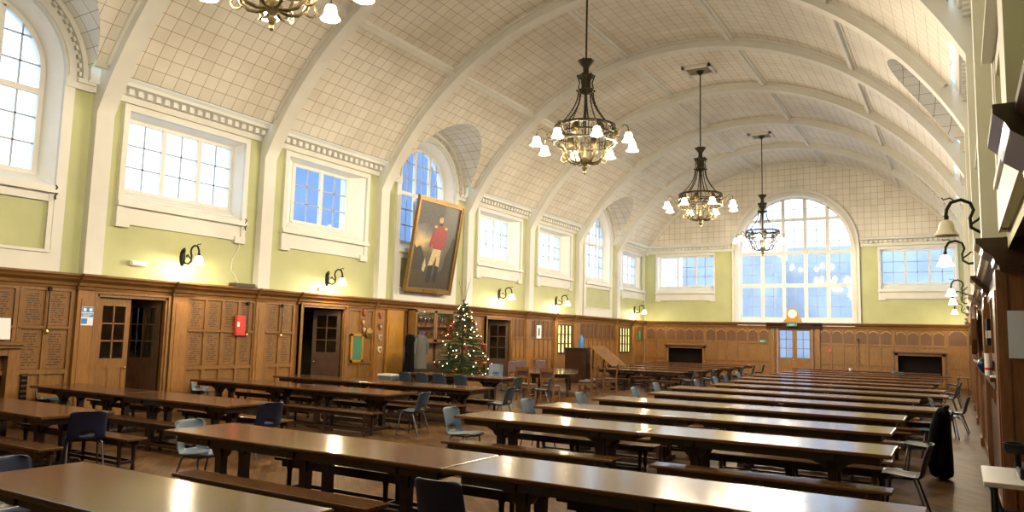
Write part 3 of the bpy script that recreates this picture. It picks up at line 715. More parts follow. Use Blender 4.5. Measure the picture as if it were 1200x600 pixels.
# ------------------------------------------------------------------ fixtures on the left wall
def sign_blue():
    s=empty('safety_sign',(WF+.085,8.68,2.09)); tag(s,'blue and white safety notice on the pilaster beside the first double door','sign')
    MB().box(0,.006,-.125,.125,-.19,.19).build('sheet',PAPER,s)
    for a,b,c,d in ((-.12,.12,.08,.185),(-.12,.12,-.02,.06),(-.12,.0,-.16,-.05)): MB().box(.006,.009,a,b,c,d).build('blue_panel',BLUE,s)
    m=MB()
    for y in (-.06,.06): m.lathe([(.035,0),(.035,.003)],16,(.009,y,.13),(1,0,0))
    m.build('symbol',PAPER,s)
    m=MB()
    for k in range(3): m.box(.009,.011,-.1,.1-.03*k,.045-.022*k,.035-.022*k)
    for k in range(3): m.box(.007,.0095,.01,.11,-.06-.03*k,-.07-.03*k)
    m.build('text_lines',PAPER,s)
sign_blue()
def emergency_light(y,z,label):
    e=empty('emergency_light',(GW,y,z)); tag(e,label,'emergency light')
    MB().box(0,.07,-.19,.19,-.06,.05).build('housing',PVCW,e,bevel=.01); MB().box(.06,.10,-.17,.17,-.04,.04).build('diffuser',PAPER,e,bevel=.015)
emergency_light(9.75,3.28,'white emergency light above the first double door, left of the first wall lamp')
emergency_light(15.35,3.08,'white emergency light below the second wall lamp, above the open doorway')
m=MB(); m.box(WF,WF+.24,12.15,12.75,2.94,3.03); tag(m.build('cable_box',OAKD),'dark box with a white cable on the panelling ledge before the second pier','box')
m=MB(); pts=[(GW+.02,12.45,3.03),(GW+.02,12.35,3.2),(GW+.02,12.2,3.35),(GW+.02,12.22,3.6),(GW+.02,12.4,3.95),(GW+.02,12.42,4.1)]; m.tube(pts,.012,6); tag(m.build('white_cable',PVCW,smooth=60),'white cable curving down the green wall to the dark box','cable')
def red_box():
    b=empty('red_leaflet_box',(WF+.0,12.55,2.02)); tag(b,'red box holding a white sheet on the name boards','box')
    MB().box(.0,.09,-.16,.10,-.28,.22).build('case',REDP,b,bevel=.01); MB().box(.09,.095,-.15,-.08,-.06,.06).build('label_patch',PAPER,b)
red_box()
def window_pole(y,z0,z1,F,label):
    p=empty('window_pole',F(y,WF+.05,z0)); tag(p,label,'window pole'); MB().tube([(0,0,0),(0,0,z1-z0)],.013,8).build('pole',OAKD,p,smooth=60)
    m=MB(); m.lathe([(0,-.06),(.03,-.05),(.035,-.02),(.02,.02)],10); m.build('knob',BRASS,p,smooth=60)
    m=MB(); m.box(-.05,.02,-.03,.03,z1-z0-.1,z1-z0-.02); m.build('clip',BLACK,p)
window_pole(7.93,1.78,2.66,FL,'thin dark window pole with brass knob on the boards nearest the fireplace')
window_pole(12.74,1.78,2.6,FL,'thin window pole with brass knob beside the red box')
window_pole(13.85,1.78,2.6,FL,'thin window pole on the boards left of the open doorway')
window_pole(10.95,1.0,2.2,FF,'thin dark window pole right of the far double doors')
# green notice board, carved shields
nb=empty('notice_board',(WF+.02,16.78,1.43)); tag(nb,'small green baize notice board in an oak frame beside the open doorway','notice board')
MB().box(0,.015,-.2,.2,-.35,.35).build('baize',GREENB,nb)
m=MB()
for a,b,c,d in ((-.26,-.19,-.42,.42),(.19,.26,-.42,.42),(-.26,.26,.35,.42),(-.26,.26,-.42,-.35)): m.box(0,.035,a,b,c,d)
m.build('frame',GOLDOAK,nb)
def shield(y,z,s,mat,label,F=FL,out=.03):
    e=empty('shield_plaque',F(y,WF+out,z)); tag(e,label,'plaque')
    pts=[(-.5,.55),(.5,.55),(.5,.0),(.32,-.38),(0,-.62),(-.32,-.38),(-.5,0)]
    MB().prism([(a*s,b*s) for a,b in pts],lambda u,v,t:(t,u,v),0,.03).build('shield',mat,e)
    MB().prism([(a*s*.62,b*s*.62) for a,b in pts],lambda u,v,t:(t,u,v),.03,.042).build('field',GOLDOAK,e)
    MB().bar((.043,-.3*s,.1*s),(.043,.3*s,.1*s),.006,.08*s).bar((.043,0,-.3*s),(.043,0,.3*s),.006,.08*s,(0,1,0)).build('charge',CREAM if mat is CHAIRW else OAKD,e)
shield(17.06,2.5,.19,DRED,'red and gilt shield at the top of the carved panel right of the doorway')
shield(17.0,2.2,.18,CHAIRW,'brown and gilt shield second down the carved panel')
shield(17.05,1.98,.18,CHAIRW,'brown and gilt shield third down the carved panel')
m=MB(); m.lathe([(.0,0),(.13,0),(.15,.03),(.09,.05),(.04,.09),(0,.1)],20,(WF+.02,17.3,1.88),(1,0,0)); tag(m.build('gilt_boss',GILT,smooth=40),'round gilt boss above the plain panel beside the green notice board','plaque')
for z,mt,l in ((2.42,DRED,'topmost small shield on the narrow pilaster beside the golden panel'),(2.08,CHAIRW,'second small shield down the narrow pilaster'),(1.75,LEAD,'pale grey small shield, third down the narrow pilaster'),(1.38,CREAM,'white small shield at the bottom of the narrow pilaster')): shield(17.75,z,.16,mt,l,out=.07)
m=MB(); fbx(m,FL,18.22,18.85,WF+.02,WF+.035,1.45,2.2); 
rows=[]
for k in range(17):
    t=PI*k/16; rows.append([FL(18.535+.32*math.cos(t),WF+.035,2.2+.32*math.sin(t)),FL(18.535+.26*math.cos(t),WF+.035,2.2+.26*math.sin(t))])
m.strip(rows); m.build(tn(),GOLDOAK,kind='structure')
# trophy cabinet
cb=empty('trophy_cabinet',(WF,20.25,1.6)); tag(cb,'glazed oak trophy cabinet on the wall behind the fir tree','cabinet')
m=MB(); m.box(0,.3,-1.1,1.1,1.05,1.1); m.box(0,.3,-1.1,1.1,0,.08); m.box(0,.3,-1.1,-1.05,0,1.1); m.box(0,.3,1.05,1.1,0,1.1); m.box(0,.03,-1.1,1.1,0,1.1); m.box(.02,.26,-1.05,1.05,.53,.56); m.build('carcass',OAK,cb)
for k,(a,b) in enumerate(((-1.08,-.01),(.01,1.08))):
    d=MB(); d.box(.3,.33,a,a+.08,.04,1.08); d.box(.3,.33,b-.08,b,.04,1.08); d.box(.3,.33,a,b,1.0,1.08); d.box(.3,.33,a,b,.04,.12); dd=d.build('door',OAK,cb)
    g=MB(); g.quad([(.315,a+.08,.12),(.315,b-.08,.12),(.315,b-.08,1.0),(.315,a+.08,1.0)]); g.build('pane',GLASSC,dd)
SILV=plain('silver_cup',(.65,.66,.7),.2,metal=1); PURP=plain('purple_ribbon',(.2,.08,.35),.5)
def cup(y,z,s,label,mat=SILV):
    t=empty('trophy_cup',(WF+.15,y,z)); tag(t,label,'trophy','trophies in the glazed cabinet')
    MB().lathe([(0,0),(.06*s,0),(.06*s,.03*s),(.02*s,.06*s),(.015*s,.14*s),(.06*s,.2*s),(.085*s,.3*s),(.09*s,.38*s),(.08*s,.38*s),(.05*s,.22*s),(0,.2*s)],14).build('bowl',mat,t,smooth=40)
    m=MB()
    for q in (-1,1): m.tube([(0,q*.085*s,.34*s),(0,q*.13*s,.36*s),(0,q*.14*s,.28*s),(0,q*.07*s,.22*s)],.008*s,6)
    m.build('handles',mat,t,smooth=60); return t
yy=[19.32,19.55,19.78,20.02]
for k,y in enumerate(yy): cup(y,2.165,.78,'silver trophy cup on the upper shelf of the trophy cabinet')
for k,y in enumerate((20.5,20.75,21.0)): cup(y,2.165,.78,'silver trophy cup on the upper shelf of the trophy cabinet')
for k,y in enumerate(yy): cup(y,1.69,.78,'trophy cup on the lower shelf of the trophy cabinet',SILV if k%2 else PURP)
for k,y in enumerate((20.5,20.8)): cup(y,1.69,.78,'trophy cup on the lower shelf of the trophy cabinet',BRASS)
m=MB(); fbx(m,FL,19.15,21.45,WF,WF+.3,.0,.9); tag(m.build('low_cupboard',OAKD),'low dark cupboard under the trophy cabinet','cupboard')
# ------------------------------------------------------------------ portrait leaning out from the wall
pt=empty('portrait_painting',(.06,19.86,3.24)); tag(pt,'tall gilt-framed portrait of a red-coated officer leaning from the left wall','painting')
pt.rotation_euler=(0,math.atan2(.5,3.1),0)
W_,H_=1.27,3.14
m=MB()
for a,b,c,d in ((-W_,-W_+.15,0,H_),(W_-.15,W_,0,H_),(-W_+.15,W_-.15,H_-.15,H_),(-W_+.15,W_-.15,0,.17)): m.box(-.02,.05,a,b,c,d)
for a,b,c,d in ((-W_+.02,-W_+.07,0.02,H_-.02),(W_-.07,W_-.02,.02,H_-.02),(-W_+.07,W_-.07,H_-.07,H_-.02),(-W_+.07,W_-.07,.02,.07)): m.box(.05,.075,a,b,c,d)
m.build('frame',GILT,pt)
def canvas_mat():
    m,t,b=nt('painted_canvas'); tc=t.nodes.new('ShaderNodeTexCoord'); sp=t.nodes.new('ShaderNodeSeparateXYZ'); lk(t,tc.outputs['UV'],sp.inputs[0])
    n=t.nodes.new('ShaderNodeTexNoise'); n.inputs['Scale'].default_value=3.2; n.inputs['Detail'].default_value=5; lk(t,tc.outputs['UV'],n.inputs['Vector'])
    a=t.nodes.new('ShaderNodeMath'); a.operation='MULTIPLY_ADD'; a.inputs[1].default_value=.45; lk(t,n.outputs['Fac'],a.inputs[0]); lk(t,sp.outputs[1],a.inputs[2])
    r=t.nodes.new('ShaderNodeValToRGB'); e=r.color_ramp.elements; e[0].position=.2; e[0].color=(.018,.014,.010,1); e[1].position=1.25 if False else 1.0; e[1].color=(.05,.045,.045,1)
    for p,c in ((.45,(.035,.028,.014,1)),(.60,(.12,.09,.04,1)),(.74,(.60,.43,.20,1)),(.88,(.16,.14,.12,1))): q=e.new(p); q.color=c
    lk(t,a.outputs[0],r.inputs['Fac'])
    x=t.nodes.new('ShaderNodeMapRange'); x.inputs['From Min'].default_value=.25; x.inputs['From Max'].default_value=.75; x.clamp=True; lk(t,sp.outputs[0],x.inputs['Value'])
    mx=t.nodes.new('ShaderNodeMix'); mx.data_type='RGBA'; lk(t,x.outputs['Result'],mx.inputs['Factor']); lk(t,r.outputs['Color'],mx.inputs[6]); mx.inputs[7].default_value=(.09,.08,.065,1)
    lk(t,mx.outputs[2],b.inputs['Base Color']); b.inputs['Roughness'].default_value=.4; return m
m=MB(); m.quad([(.0,-W_+.14,.16),(0,W_-.14,.16),(0,W_-.14,H_-.14),(0,-W_+.14,H_-.14)],uv=[(0,0),(1,0),(1,1),(0,1)]); cv=m.build('canvas',canvas_mat(),pt)
PM={k:plain('paint_'+k,c,.5,var=.25,scale=12) for k,c in dict(coat=(.30,.035,.03),flesh=(.55,.32,.2),breeches=(.55,.42,.22),boots=(.012,.01,.01),hair=(.10,.05,.03),gold=(.6,.4,.12),plume=(.5,.45,.3),rock=(.05,.035,.018),bush=(.03,.026,.012),cloud=(.07,.062,.055),sky=(.32,.22,.09)).items()}
def blob(pts,nm,mat,d): MB().prism(pts,lambda u,v,t:(t,u,v),.001,d).build(nm,mat,cv)
blob([(-1.1,.65),(-.45,.7),(-.4,1.0),(-.55,1.3),(-.75,1.55),(-.95,1.45),(-1.1,1.6)],'painted_bush',PM['bush'],.0018)
blob([(.55,.7),(1.1,.75),(1.1,1.9),(.95,2.0),(.8,1.6),(.65,1.3)],'painted_tree',PM['bush'],.0018)
blob([(-1.1,2.2),(-.3,2.35),(.4,2.75),(.2,2.98),(-1.1,2.98)],'painted_cloud',PM['cloud'],.0015)
blob([(-1.1,.2),(1.1,.2),(1.1,.75),(.6,.85),(.1,.6),(-.5,.8),(-1.1,.7)],'painted_ground',PM['rock'],.002)
blob([(-.22,.35),(.02,.35),(.06,.95),(-.05,1.0),(-.2,.95)],'painted_boot',PM['boots'],.004); blob([(.12,.4),(.34,.35),(.34,.95),(.18,1.0)],'painted_boot',PM['boots'],.004)
blob([(-.22,.92),(.02,.95),(.18,1.3),(.2,.95),(.38,.92),(.36,1.55),(-.05,1.6)],'painted_breeches',PM['breeches'],.005)
blob([(-.1,1.5),(.40,1.5),(.46,1.9),(.52,2.2),(.30,2.32),(.0,2.3),(-.12,2.1),(-.2,1.8)],'painted_coat',PM['coat'],.006)
blob([(-.12,2.2),(-.2,2.1),(-.33,1.6),(-.22,1.5),(-.1,1.8)],'painted_sleeve',PM['coat'],.0065); blob([(.5,2.2),(.58,2.0),(.5,1.55),(.34,1.5),(.42,1.7),(.43,1.95)],'painted_sleeve',PM['coat'],.0065)
blob([(.02+.11*math.cos(t*PI/8)+.12,2.5+.15*math.sin(t*PI/8)) for t in range(16)],'painted_head',PM['flesh'],.007)
blob([(.03,2.56),(.03,2.64),(.12,2.69),(.24,2.66),(.26,2.52),(.22,2.6)],'painted_hair',PM['hair'],.008)
blob([(.06,2.3),(.26,2.3),(.22,2.39),(.1,2.39)],'painted_stock',PM['boots'],.0075)
for u in (-.1,.46): blob([(u-.08,2.2),(u+.08,2.2),(u+.06,2.28),(u-.06,2.28)],'painted_epaulette',PM['gold'],.0075)
blob([(-.5,.75),(-.38,.7),(-.33,.9),(-.42,1.15),(-.5,.95)],'painted_plume',PM['plume'],.004)
m=MB(); m.box(.05,.085,-.3,.42,.03,.13); m.build('name_plate',BRASS,pt)
# ------------------------------------------------------------------ chandeliers
def make_chandelier():
    c=empty('chandelier',(0,0,0))                # origin at the bottom finial
    MB().lathe([(0,0),(.02,.01),(.035,.05),(.02,.08),(.05,.12),(.07,.17),(.03,.2),(.06,.24),(.14,.34),(.10,.38),(.04,.42),(.02,.7)],14).build('finial',BRONZE,c,smooth=50)
    m=MB()
    for k in range(8):
        a=2*PI*k/8+PI/8; ca,sa=math.cos(a),math.sin(a)
        pr=[(.08,.3),(.2,.27),(.34,.3),(.45,.4),(.5,.55),(.56,.66),(.68,.72)]
        m.tube([(r*ca,r*sa,z) for r,z in pr],.024,6)
        m.tube([((.5+.09*math.cos(t))*ca,(.5+.09*math.cos(t))*sa,.42+.09*math.sin(t)) for t in [i*PI/6 for i in range(-6,7)]],.016,5)
    m.build('scroll_basket',BRONZE,c,smooth=60)
    m=MB()
    for z,r,h in ((.76,.72,.022),(1.14,.72,.032),(.95,.735,.012)):
        m.lathe([(r-.03,z-h),(r+.015,z-h),(r+.03,z),(r+.015,z+h),(r-.03,z+h),(r-.03,z-h)],40)
    for k in range(20):
        a=2*PI*k/20; x,y=.72*math.cos(a),.72*math.sin(a); m.tube([(x,y,.78),(x,y,1.12)],.011,5)
        a2=a+PI/20; tn_=(-math.sin(a2),math.cos(a2))
        m.tube([(.72*math.cos(a2)+tn_[0]*.06*math.cos(t),.72*math.sin(a2)+tn_[1]*.06*math.cos(t),.95+.12*math.sin(t)) for t in [i*PI/4 for i in range(9)]],.009,5)
    m.build('gallery_ring',BRONZED,c,smooth=50)
    for k in range(8):
        a=2*PI*k/8+PI/8; m=MB(); m.ball((0,0,0),.1,10,6,(.28,.95,1.55)); m.ball((.03,0,0),.05,8,5,(.5,1,1.3)); o=m.build('cartouche',BRONZE,c,smooth=60,loc=(.735*math.cos(a),.735*math.sin(a),.95)); o.rotation_euler=(0,0,a)
    m=MB(); m.lathe([(.02,.7),(.03,1.95),(.09,1.98),(.16,2.02),(.19,2.06),(.10,2.1),(.10,2.2),(.12,2.22),(.12,2.32),(.17,2.36),(.2,2.42),(.12,2.44),(.07,2.5),(.07,2.62),(.11,2.68),(.17,2.76),(.19,2.8),(.10,2.83),(.03,2.86)],16)
    for k in range(6):
        a=2*PI*k/6; m.tube([(.11*math.cos(a),.11*math.sin(a),2.05),(.18*math.cos(a),.18*math.sin(a),2.12),(.15*math.cos(a),.15*math.sin(a),2.25),(.2*math.cos(a),.2*math.sin(a),2.4)],.018,6)
        m.ball((.21*math.cos(a),.21*math.sin(a),2.05),.03); m.ball((.2*math.cos(a),.2*math.sin(a),2.42),.028); m.ball((.18*math.cos(a),.18*math.sin(a),2.8),.022)
    m.build('crown',BRONZED,c,smooth=50)
    MB().tube([(0,0,2.84),(0,0,5.62)],.022,8).build('rod',BRONZED,c,smooth=60)
    MB().lathe([(.022,5.4),(.1,5.48),(.14,5.56),(.14,5.6)],14).build('ceiling_cup',BRONZED,c,smooth=50)
    for k in range(8):
        a=2*PI*k/8; m=MB()
        for i in range(20):
            t=i/19; r=.18+(.66-.18)*t**1.9; z=2.0-.84*t; m.ball((r*math.cos(a),r*math.sin(a),z),.021,6,4,(1,1,1.25))
        m.build('chain',BRONZED,c)
    for k in range(8):
        a=2*PI*k/8+.12; ca,sa=math.cos(a),math.sin(a); m=MB()
        pr=[(.7,.9),(.80,.82),(.90,.84),(.96,.98),(1.05,1.06),(1.14,1.02),(1.17,.92),(1.17,.86)]
        m.tube([(r*ca,r*sa,z) for r,z in pr],.013,6); m.tube([((.86+.05*math.cos(t))*ca,(.86+.05*math.cos(t))*sa,.93+.06*math.sin(t)) for t in [i*PI/5 for i in range(8)]],.008,5)
        m.lathe([(.03,.84),(.03,.88),(.015,.9)],10,(1.17*ca,1.17*sa,0)); arm=m.build('arm',BRONZE,c,smooth=60)
        s=MB().lathe([(.03,.86),(.07,.84),(.09,.78),(.095,.72),(.14,.645)],14,(1.17*ca,1.17*sa,0),caps=False).build('glass_shade',SHADE,arm,smooth=60)
        MB().ball((1.17*ca,1.17*sa,.735),.045,10,6).build('bulb',BULB,arm,smooth=60)
    return c
CH_POWER=140
proto=make_chandelier()
CHY=[(6.33,'bronze chandelier nearest the camera, cut off by the top of the view'),(15.77,'bronze chandelier with eight lit shades, second from the camera, largest fully in view'),(25.03,'bronze chandelier third from the camera, hanging from a square ceiling rose'),(34.48,'bronze chandelier farthest from the camera, hanging before the far arched window')]
for i,(y,l) in enumerate(CHY):
    c=proto if i==0 else copy_tree(proto)
    c.location=(7.745,y,5.75); c.rotation_euler=(0,0,.25*i+ (.3 if i==1 else 0)); tag(c,l,'chandelier','hall chandeliers')
    r=c.rotation_euler[2]
    for k in range(8):
        a=2*PI*k/8+.12+r; lamp('chandelier_light',(7.745+1.17*math.cos(a),y+1.17*math.sin(a),5.75+.60),CH_POWER,WARM,.05)
# ceiling roses: square vents round the rods
for y in (24.9,34.4):
    m=MB(); z=11.28
    m.box(7.25,8.25,y-.45,y-.35,z-.03,z+.1); m.box(7.25,8.25,y+.35,y+.45,z-.03,z+.1); m.box(7.25,7.35,y-.45,y+.45,z-.03,z+.1); m.box(8.15,8.25,y-.45,y+.45,z-.03,z+.1); t=m.build(tn(),CREAM,kind='structure')
    m=MB(); m.box(7.35,8.15,y-.35,y+.35,z+.02,z+.06)
    m.build('vent_grille',plain('vent_brown',(.2,.15,.09),.6),t)
# ------------------------------------------------------------------ wall lamps
def make_sconce(lit=True):
    s=empty('wall_lamp')                     # origin at the back plate, arm along +x
    MB().lathe([(0,-.2),(.03,-.19),(.06,-.12),(.075,0),(.06,.12),(.03,.19),(0,.2)],12,(.0,0,0)).build('back_plate',BLACK,s,smooth=60)
    m=MB(); m.tube([(.04,0,-.06),(.12,0,-.13),(.24,0,-.15),(.33,0,-.09),(.34,0,.03),(.30,0,.13),(.33,0,.22),(.43,0,.27),(.54,0,.24),(.59,0,.15),(.60,0,.07)],.022,8)
    m.tube([(.04,0,.1),(.09,0,.16),(.07,0,.22),(.02,0,.2)],.017,6); m.tube([(.33,0,-.05),(.26,0,0),(.2,0,.06),(.16,0,.05),(.17,0,.0)],.016,6); m.tube([(.5,0,.26),(.55,0,.3),(.62,0,.28),(.64,0,.31)],.009,6)
    m.lathe([(.03,.0),(.035,.05),(.015,.07)],10,(.6,0,.02)); m.build('scroll_arm',BLACK,s,smooth=60)
    sh=MB().lathe([(.03,.02),(.07,.0),(.09,-.05),(.095,-.1),(.14,-.18)],14,(.6,0,0),caps=False).build('glass_shade',SHADE if lit else SHADEOFF,s,smooth=60)
    if lit: MB().ball((.6,0,-.09),.045,10,6).build('bulb',BULB,sh,smooth=60)
    return s
sp=None; SC_POWER=62
lab=['first','second','third','fourth','fifth']
for i,(y,z) in enumerate(((10.85,3.52),(15.5,3.38),(24.79,3.5),(29.6,3.48),(38.98,3.48))):
    if sp is None: sp=make_sconce(); s=sp
    else: s=copy_tree(sp)
    s.location=(GW,y,z); s.rotation_euler=(0,0,.0); tag(s,'black scroll wall lamp, %s lit lamp along the left wall from the camera'%lab[i],'wall lamp','scroll wall lamps'); lamp('wall_lamp_light',(GW+.6,y,z-.2),SC_POWER,WARM,.05)
for i,(y,z) in enumerate(((15.5,3.53),(24.79,3.54),(29.6,3.52),(38.98,3.56))):
    s=copy_tree(sp); s.location=(XR-GW,y,z); s.rotation_euler=(0,0,PI); tag(s,'black scroll wall lamp, %s lit lamp along the right wall from the camera'%lab[i],'wall lamp','scroll wall lamps'); lamp('wall_lamp_light',(XR-GW-.6,y,z-.2),SC_POWER,WARM,.05)
s=make_sconce(False); s.location=(XR-GW+.08,10.85,3.48); s.rotation_euler=(0,0,PI); tag(s,'unlit black scroll wall lamp with white shade on the right wall','wall lamp')
# small rope cleats at window corners
def cleat(P,rz,label):
    m=MB(); m.tube([(0,0,.16),(.03,.02,.12),(.0,0,.06),(.04,.02,0),(.0,0,-.06),(.03,0,-.12)],.016,6); o=m.build('cord_cleat',BLACK,smooth=60,loc=P); o.rotation_euler=(0,0,rz); tag(o,label,'cleat','window cord cleats'); return o
for y,nm in ((7.85,'the arched window beside the first pier'),(12.47,'the three-light window'),(37.1-.9,'the farthest arched window')): cleat((WF+.06,y,4.5),0,'black cord cleat at the lower corner of '+nm)
cleat((XR+.17,10.2,3.75),PI,'upper black cord cleat on the right wall above the unlit lamp'); cleat((XR+.17,12.4,3.5),PI,'lower black cord cleat on the right wall behind the unlit lamp')
# ------------------------------------------------------------------ far wall things
ck=empty('wall_clock',(7.9,YF-.22,2.96)); tag(ck,'round white clock in an arched wooden case above the far doors','clock')
pts=[(-.48,0),(.48,0),(.4,.1),(.30,.2)]+[(.28*math.cos(t*PI/12),.42+.28*math.sin(t*PI/12)) for t in range(0,13)]+[(-.30,.2),(-.4,.1)]
MB().prism(pts,lambda u,v,t:(u,t,v),0,.14).build('case',GOLDOAK,ck)
MB().lathe([(.2,0),(.2,.012)],28,(0,0,.42),(0,-1,0)).build('dial',PAPER,ck)
MB().lathe([(.2,0),(.23,0),(.23,.03),(.2,.03),(.2,0)],28,(0,0,.42),(0,-1,0)).build('bezel',BRASS,ck,smooth=40)
MB().bar((0,-.02,.42),(.08,-.02,.5),.012,.012).build('hand',BLACK,ck); MB().bar((0,-.02,.42),(-.03,-.02,.57),.01,.01).build('hand',BLACK,ck)
def exit_sign(loc,w,h,label,txt=None):
    e=empty('exit_sign',loc); tag(e,label,'sign'); MB().box(-w/2,w/2,-.02,.02,-h/2,h/2).build('sign_panel',GRNSIGN,e)
    if txt:
        cu=bpy.data.curves.new('lettering','FONT'); cu.body=txt; cu.size=h*.85; cu.align_x='CENTER'; cu.align_y='CENTER'; cu.extrude=.002
        tmp=bpy.data.objects.new('lettering_curve',cu); COL.objects.link(tmp); bpy.context.view_layer.update(); me=bpy.data.meshes.new_from_object(tmp); bpy.data.objects.remove(tmp)
        o=bpy.data.objects.new('lettering',me); COL.objects.link(o); o.parent=e; o.location=(0,-.024,0); o.rotation_euler=(PI/2,0,0); me.materials.clear(); me.materials.append(PAPER)
exit_sign((7.9,YF-.36,2.82),.5,.14,'green exit sign with white lettering above the far double doors','EXIT')
exit_sign((6.35,YF-.03,1.95),.42,.13,'small green and white sign left of the far double doors','EXIT')
m=MB(); m.box(7.35,7.65,YF-.0,YF+.004,1.08,1.16); tag(m.build('door_notice',GRNSIGN),'tiny green notice under the glass of the left far door','sign')
m=MB(); m.box(9.55,9.72,YF-.06,YF-.01,1.5,1.62); tag(m.build('alarm_call_point',REDP),'small red call point right of the far double doors','call point')
m=MB(); m.box(WF+.02,WF+.05,39.5,39.72,1.85,2.35); tag(m.build('green_sign',GRNSIGN),'small green and white sign on the left wall beside the far corner','sign')
nt_=empty('white_notice',(WF+.03,27.95,2.1)); tag(nt_,'white framed notice on the dark boards between the third lamp and the lit windows','notice'); MB().box(0,.02,-.2,.2,-.28,.28).build('sheet',PAPER,nt_); MB().box(.02,.025,-.06,.06,-.16,.16).build('grey_figure',STEEL,nt_)
# ------------------------------------------------------------------ tables and benches
MESH={}
def table_tree(L):
    t=empty('dining_table'); D=.95
    m=MB(); m.box(-L/2,L/2,-D/2,D/2,.705,.75); m.build('tabletop',TABLE,t,bevel=.012)
    a=MB(); h=.085
    for s in (-1,1): a.box(-L/2+.12,L/2-.12,s*(D/2-.12)-.02,s*(D/2-.12)+.02,.705-h,.705)
    for s in (-1,1): a.box(s*(L/2-.14)-.02,s*(L/2-.14)+.02,-D/2+.12,D/2-.12,.705-h,.705)
    a.build('apron',TLEG,t)
    xs=(-L/2+.62,L/2-.62) if L<3.2 else (-L/2+.62,0,L/2-.62)
    for x in xs:
        b=MB(); b.box(x-.06,x+.06,-.40,.40,.62,.705); tr=b.build('trestle',TLEG,t,bevel=.01); MB().box(x-.06,x+.06,-.38,.38,0,.075).build('foot',TLEG,tr,bevel=.01)
        for s in (-1,1):
            l=MB(); y=s*.16; pr=[(.055,.07),(.05,.1),(.045,.3),(.048,.5),(.06,.6),(.062,.625)]
            l.strip([[(x+r*i,y+r*j,z) for i,j in ((-1,-1),(1,-1),(1,1),(-1,1))] for r,z in pr],closed=True); lg=l.build('leg',TLEG,tr)
            for q in (-1,1):
                c=MB(); pts=[(0,.70),(.30,.70),(.29,.66),(.20,.63),(.17,.58),(.09,.55),(.06,.50),(0,.47)]
                c.prism([(x+q*(.04+u),v) for u,v in pts],lambda u,v,tt:(u,tt,v),y-.03,y+.03)
                c.build('bracket',TLEG,tr)
    s=MB(); s.box(xs[0],xs[-1],-.04,.04,.12,.2); s.build('stretcher',TLEG,t); return t
def bench_tree(L):
    b=empty('bench'); D=.29
    m=MB(); m.box(-L/2,L/2,-D/2,D/2,.405,.44); m.build('seat',BENCHT,b,bevel=.008)
    a=MB()
    for s in (-1,1): a.box(-L/2+.1,L/2-.1,s*.10-.014,s*.10+.014,.34,.405)
    a.build('apron',TLEG,b)
    n=3
    for i in range(n):
        x=-L/2+.22+(L-.44)*i/(n-1)
        for s in (-1,1):
            l=MB(); l.lathe([(.022,0),(.03,.03),(.024,.06),(.02,.1),(.026,.13),(.028,.3),(.035,.33),(.035,.4)],8,(x,s*.10,0)); l.build('leg',TLEG,b,smooth=50)
    r=MB(); r.box(-L/2+.22,L/2-.22,-.12,-.09,.09,.13); r.box(-L/2+.22,L/2-.22,.09,.12,.09,.13)
    for i in range(n): x=-L/2+.22+(L-.44)*i/(n-1); r.box(x-.015,x+.015,-.1,.1,.09,.13)
    r.build('stretcher',TLEG,b); return b
PROTO={}
def place(kind,L,loc,label,group,rz=0):
    k=(kind,round(L,2))
    if k not in PROTO: o=PROTO[k]=(table_tree if kind=='table' else bench_tree)(L)
    else: o=copy_tree(PROTO[k])
    o.location=loc; o.rotation_euler=(0,0,rz); tag(o,label,'table' if kind=='table' else 'bench',group); return o
ORD=['nearest','second','third','fourth','fifth','sixth','seventh','eighth','ninth','tenth','eleventh','twelfth','thirteenth','fourteenth','fifteenth','sixteenth']
G=.005
def row(y,x0,xm,x1,idx,block,bl=True,benches=2,skip=()):
    yc=y+.475
    for nm,a,b in (('left',x0,xm),('right',xm,x1)):
        if nm in skip or b-a<.5: continue
        L=round((b-a)-G,2); xc=(a+b)/2
        place('table',L,(xc,yc,0),'long dark wooden trestle table, %s half of the %s row in the %s block'%(nm,ORD[idx],block),'trestle tables in the %s block'%block)
        if benches:
            for sd in ((-1,1) if benches==2 else (-1,)):
                bl_=min(L-.25,2.75)
                xo=xc+(.15 if nm=='right' else -.05)
                place('bench',bl_,(xo,yc+sd*.72,0),'dark wooden bench on the %s side of the %s table, %s row, %s block'%('near' if sd<0 else 'far',nm,ORD[idx],block),'benches in the %s block'%block)
# right block
place('table',2.9,(10.29,3.25,0),'long dark wooden trestle table closest to the camera, cut off by the bottom edge','trestle tables in the right block')
def pair(y,x0,xm,x1,idx,benches=2,left_b=None):
    row(y,x0,xm,x1,idx,'right',benches=benches)
place('table',3.88,(9.46,5.83,0),'long dark wooden trestle table, left half of the second row in the right block','trestle tables in the right block')
place('table',3.62,(13.23,5.83,0),'long dark wooden trestle table, right half of the second row in the right block','trestle tables in the right block')
place('bench',2.6,(9.7,5.02,0),'dark wooden bench before the left table of the second row, right block','benches in the right block')
place('bench',2.6,(13.5,4.72,0),'dark wooden bench before the right table of the second row, at the bottom edge','benches in the right block')
place('bench',3.3,(10.05,6.34,0),'dark wooden bench behind the left table of the second row, right block','benches in the right block')
place('bench',2.7,(13.4,6.40,0),'dark wooden bench behind the right table of the second row, right block','benches in the right block')
RR=[(8.92,9.0,11.8,14.62),(11.08,9.1,11.83,14.46),(13.25,9.16,11.73,14.48),(15.55,9.42,12.1,14.92),(17.75,9.1,11.8,14.49),(20.05,9.5,12.3,15.0),(22.35,9.4,12.1,14.9),(24.55,9.1,11.85,14.55),(26.85,8.9,11.9,14.75),(29.1,9.1,11.9,14.7),(31.4,9.1,11.9,14.8),(33.6,9.1,12.0,14.9),(36.2,8.6,11.6,14.5)]
for i,(y,a,b,c) in enumerate(RR): row(y,a,b,c,i+2,'right',benches=2 if i<5 else (1 if i<8 else 0))
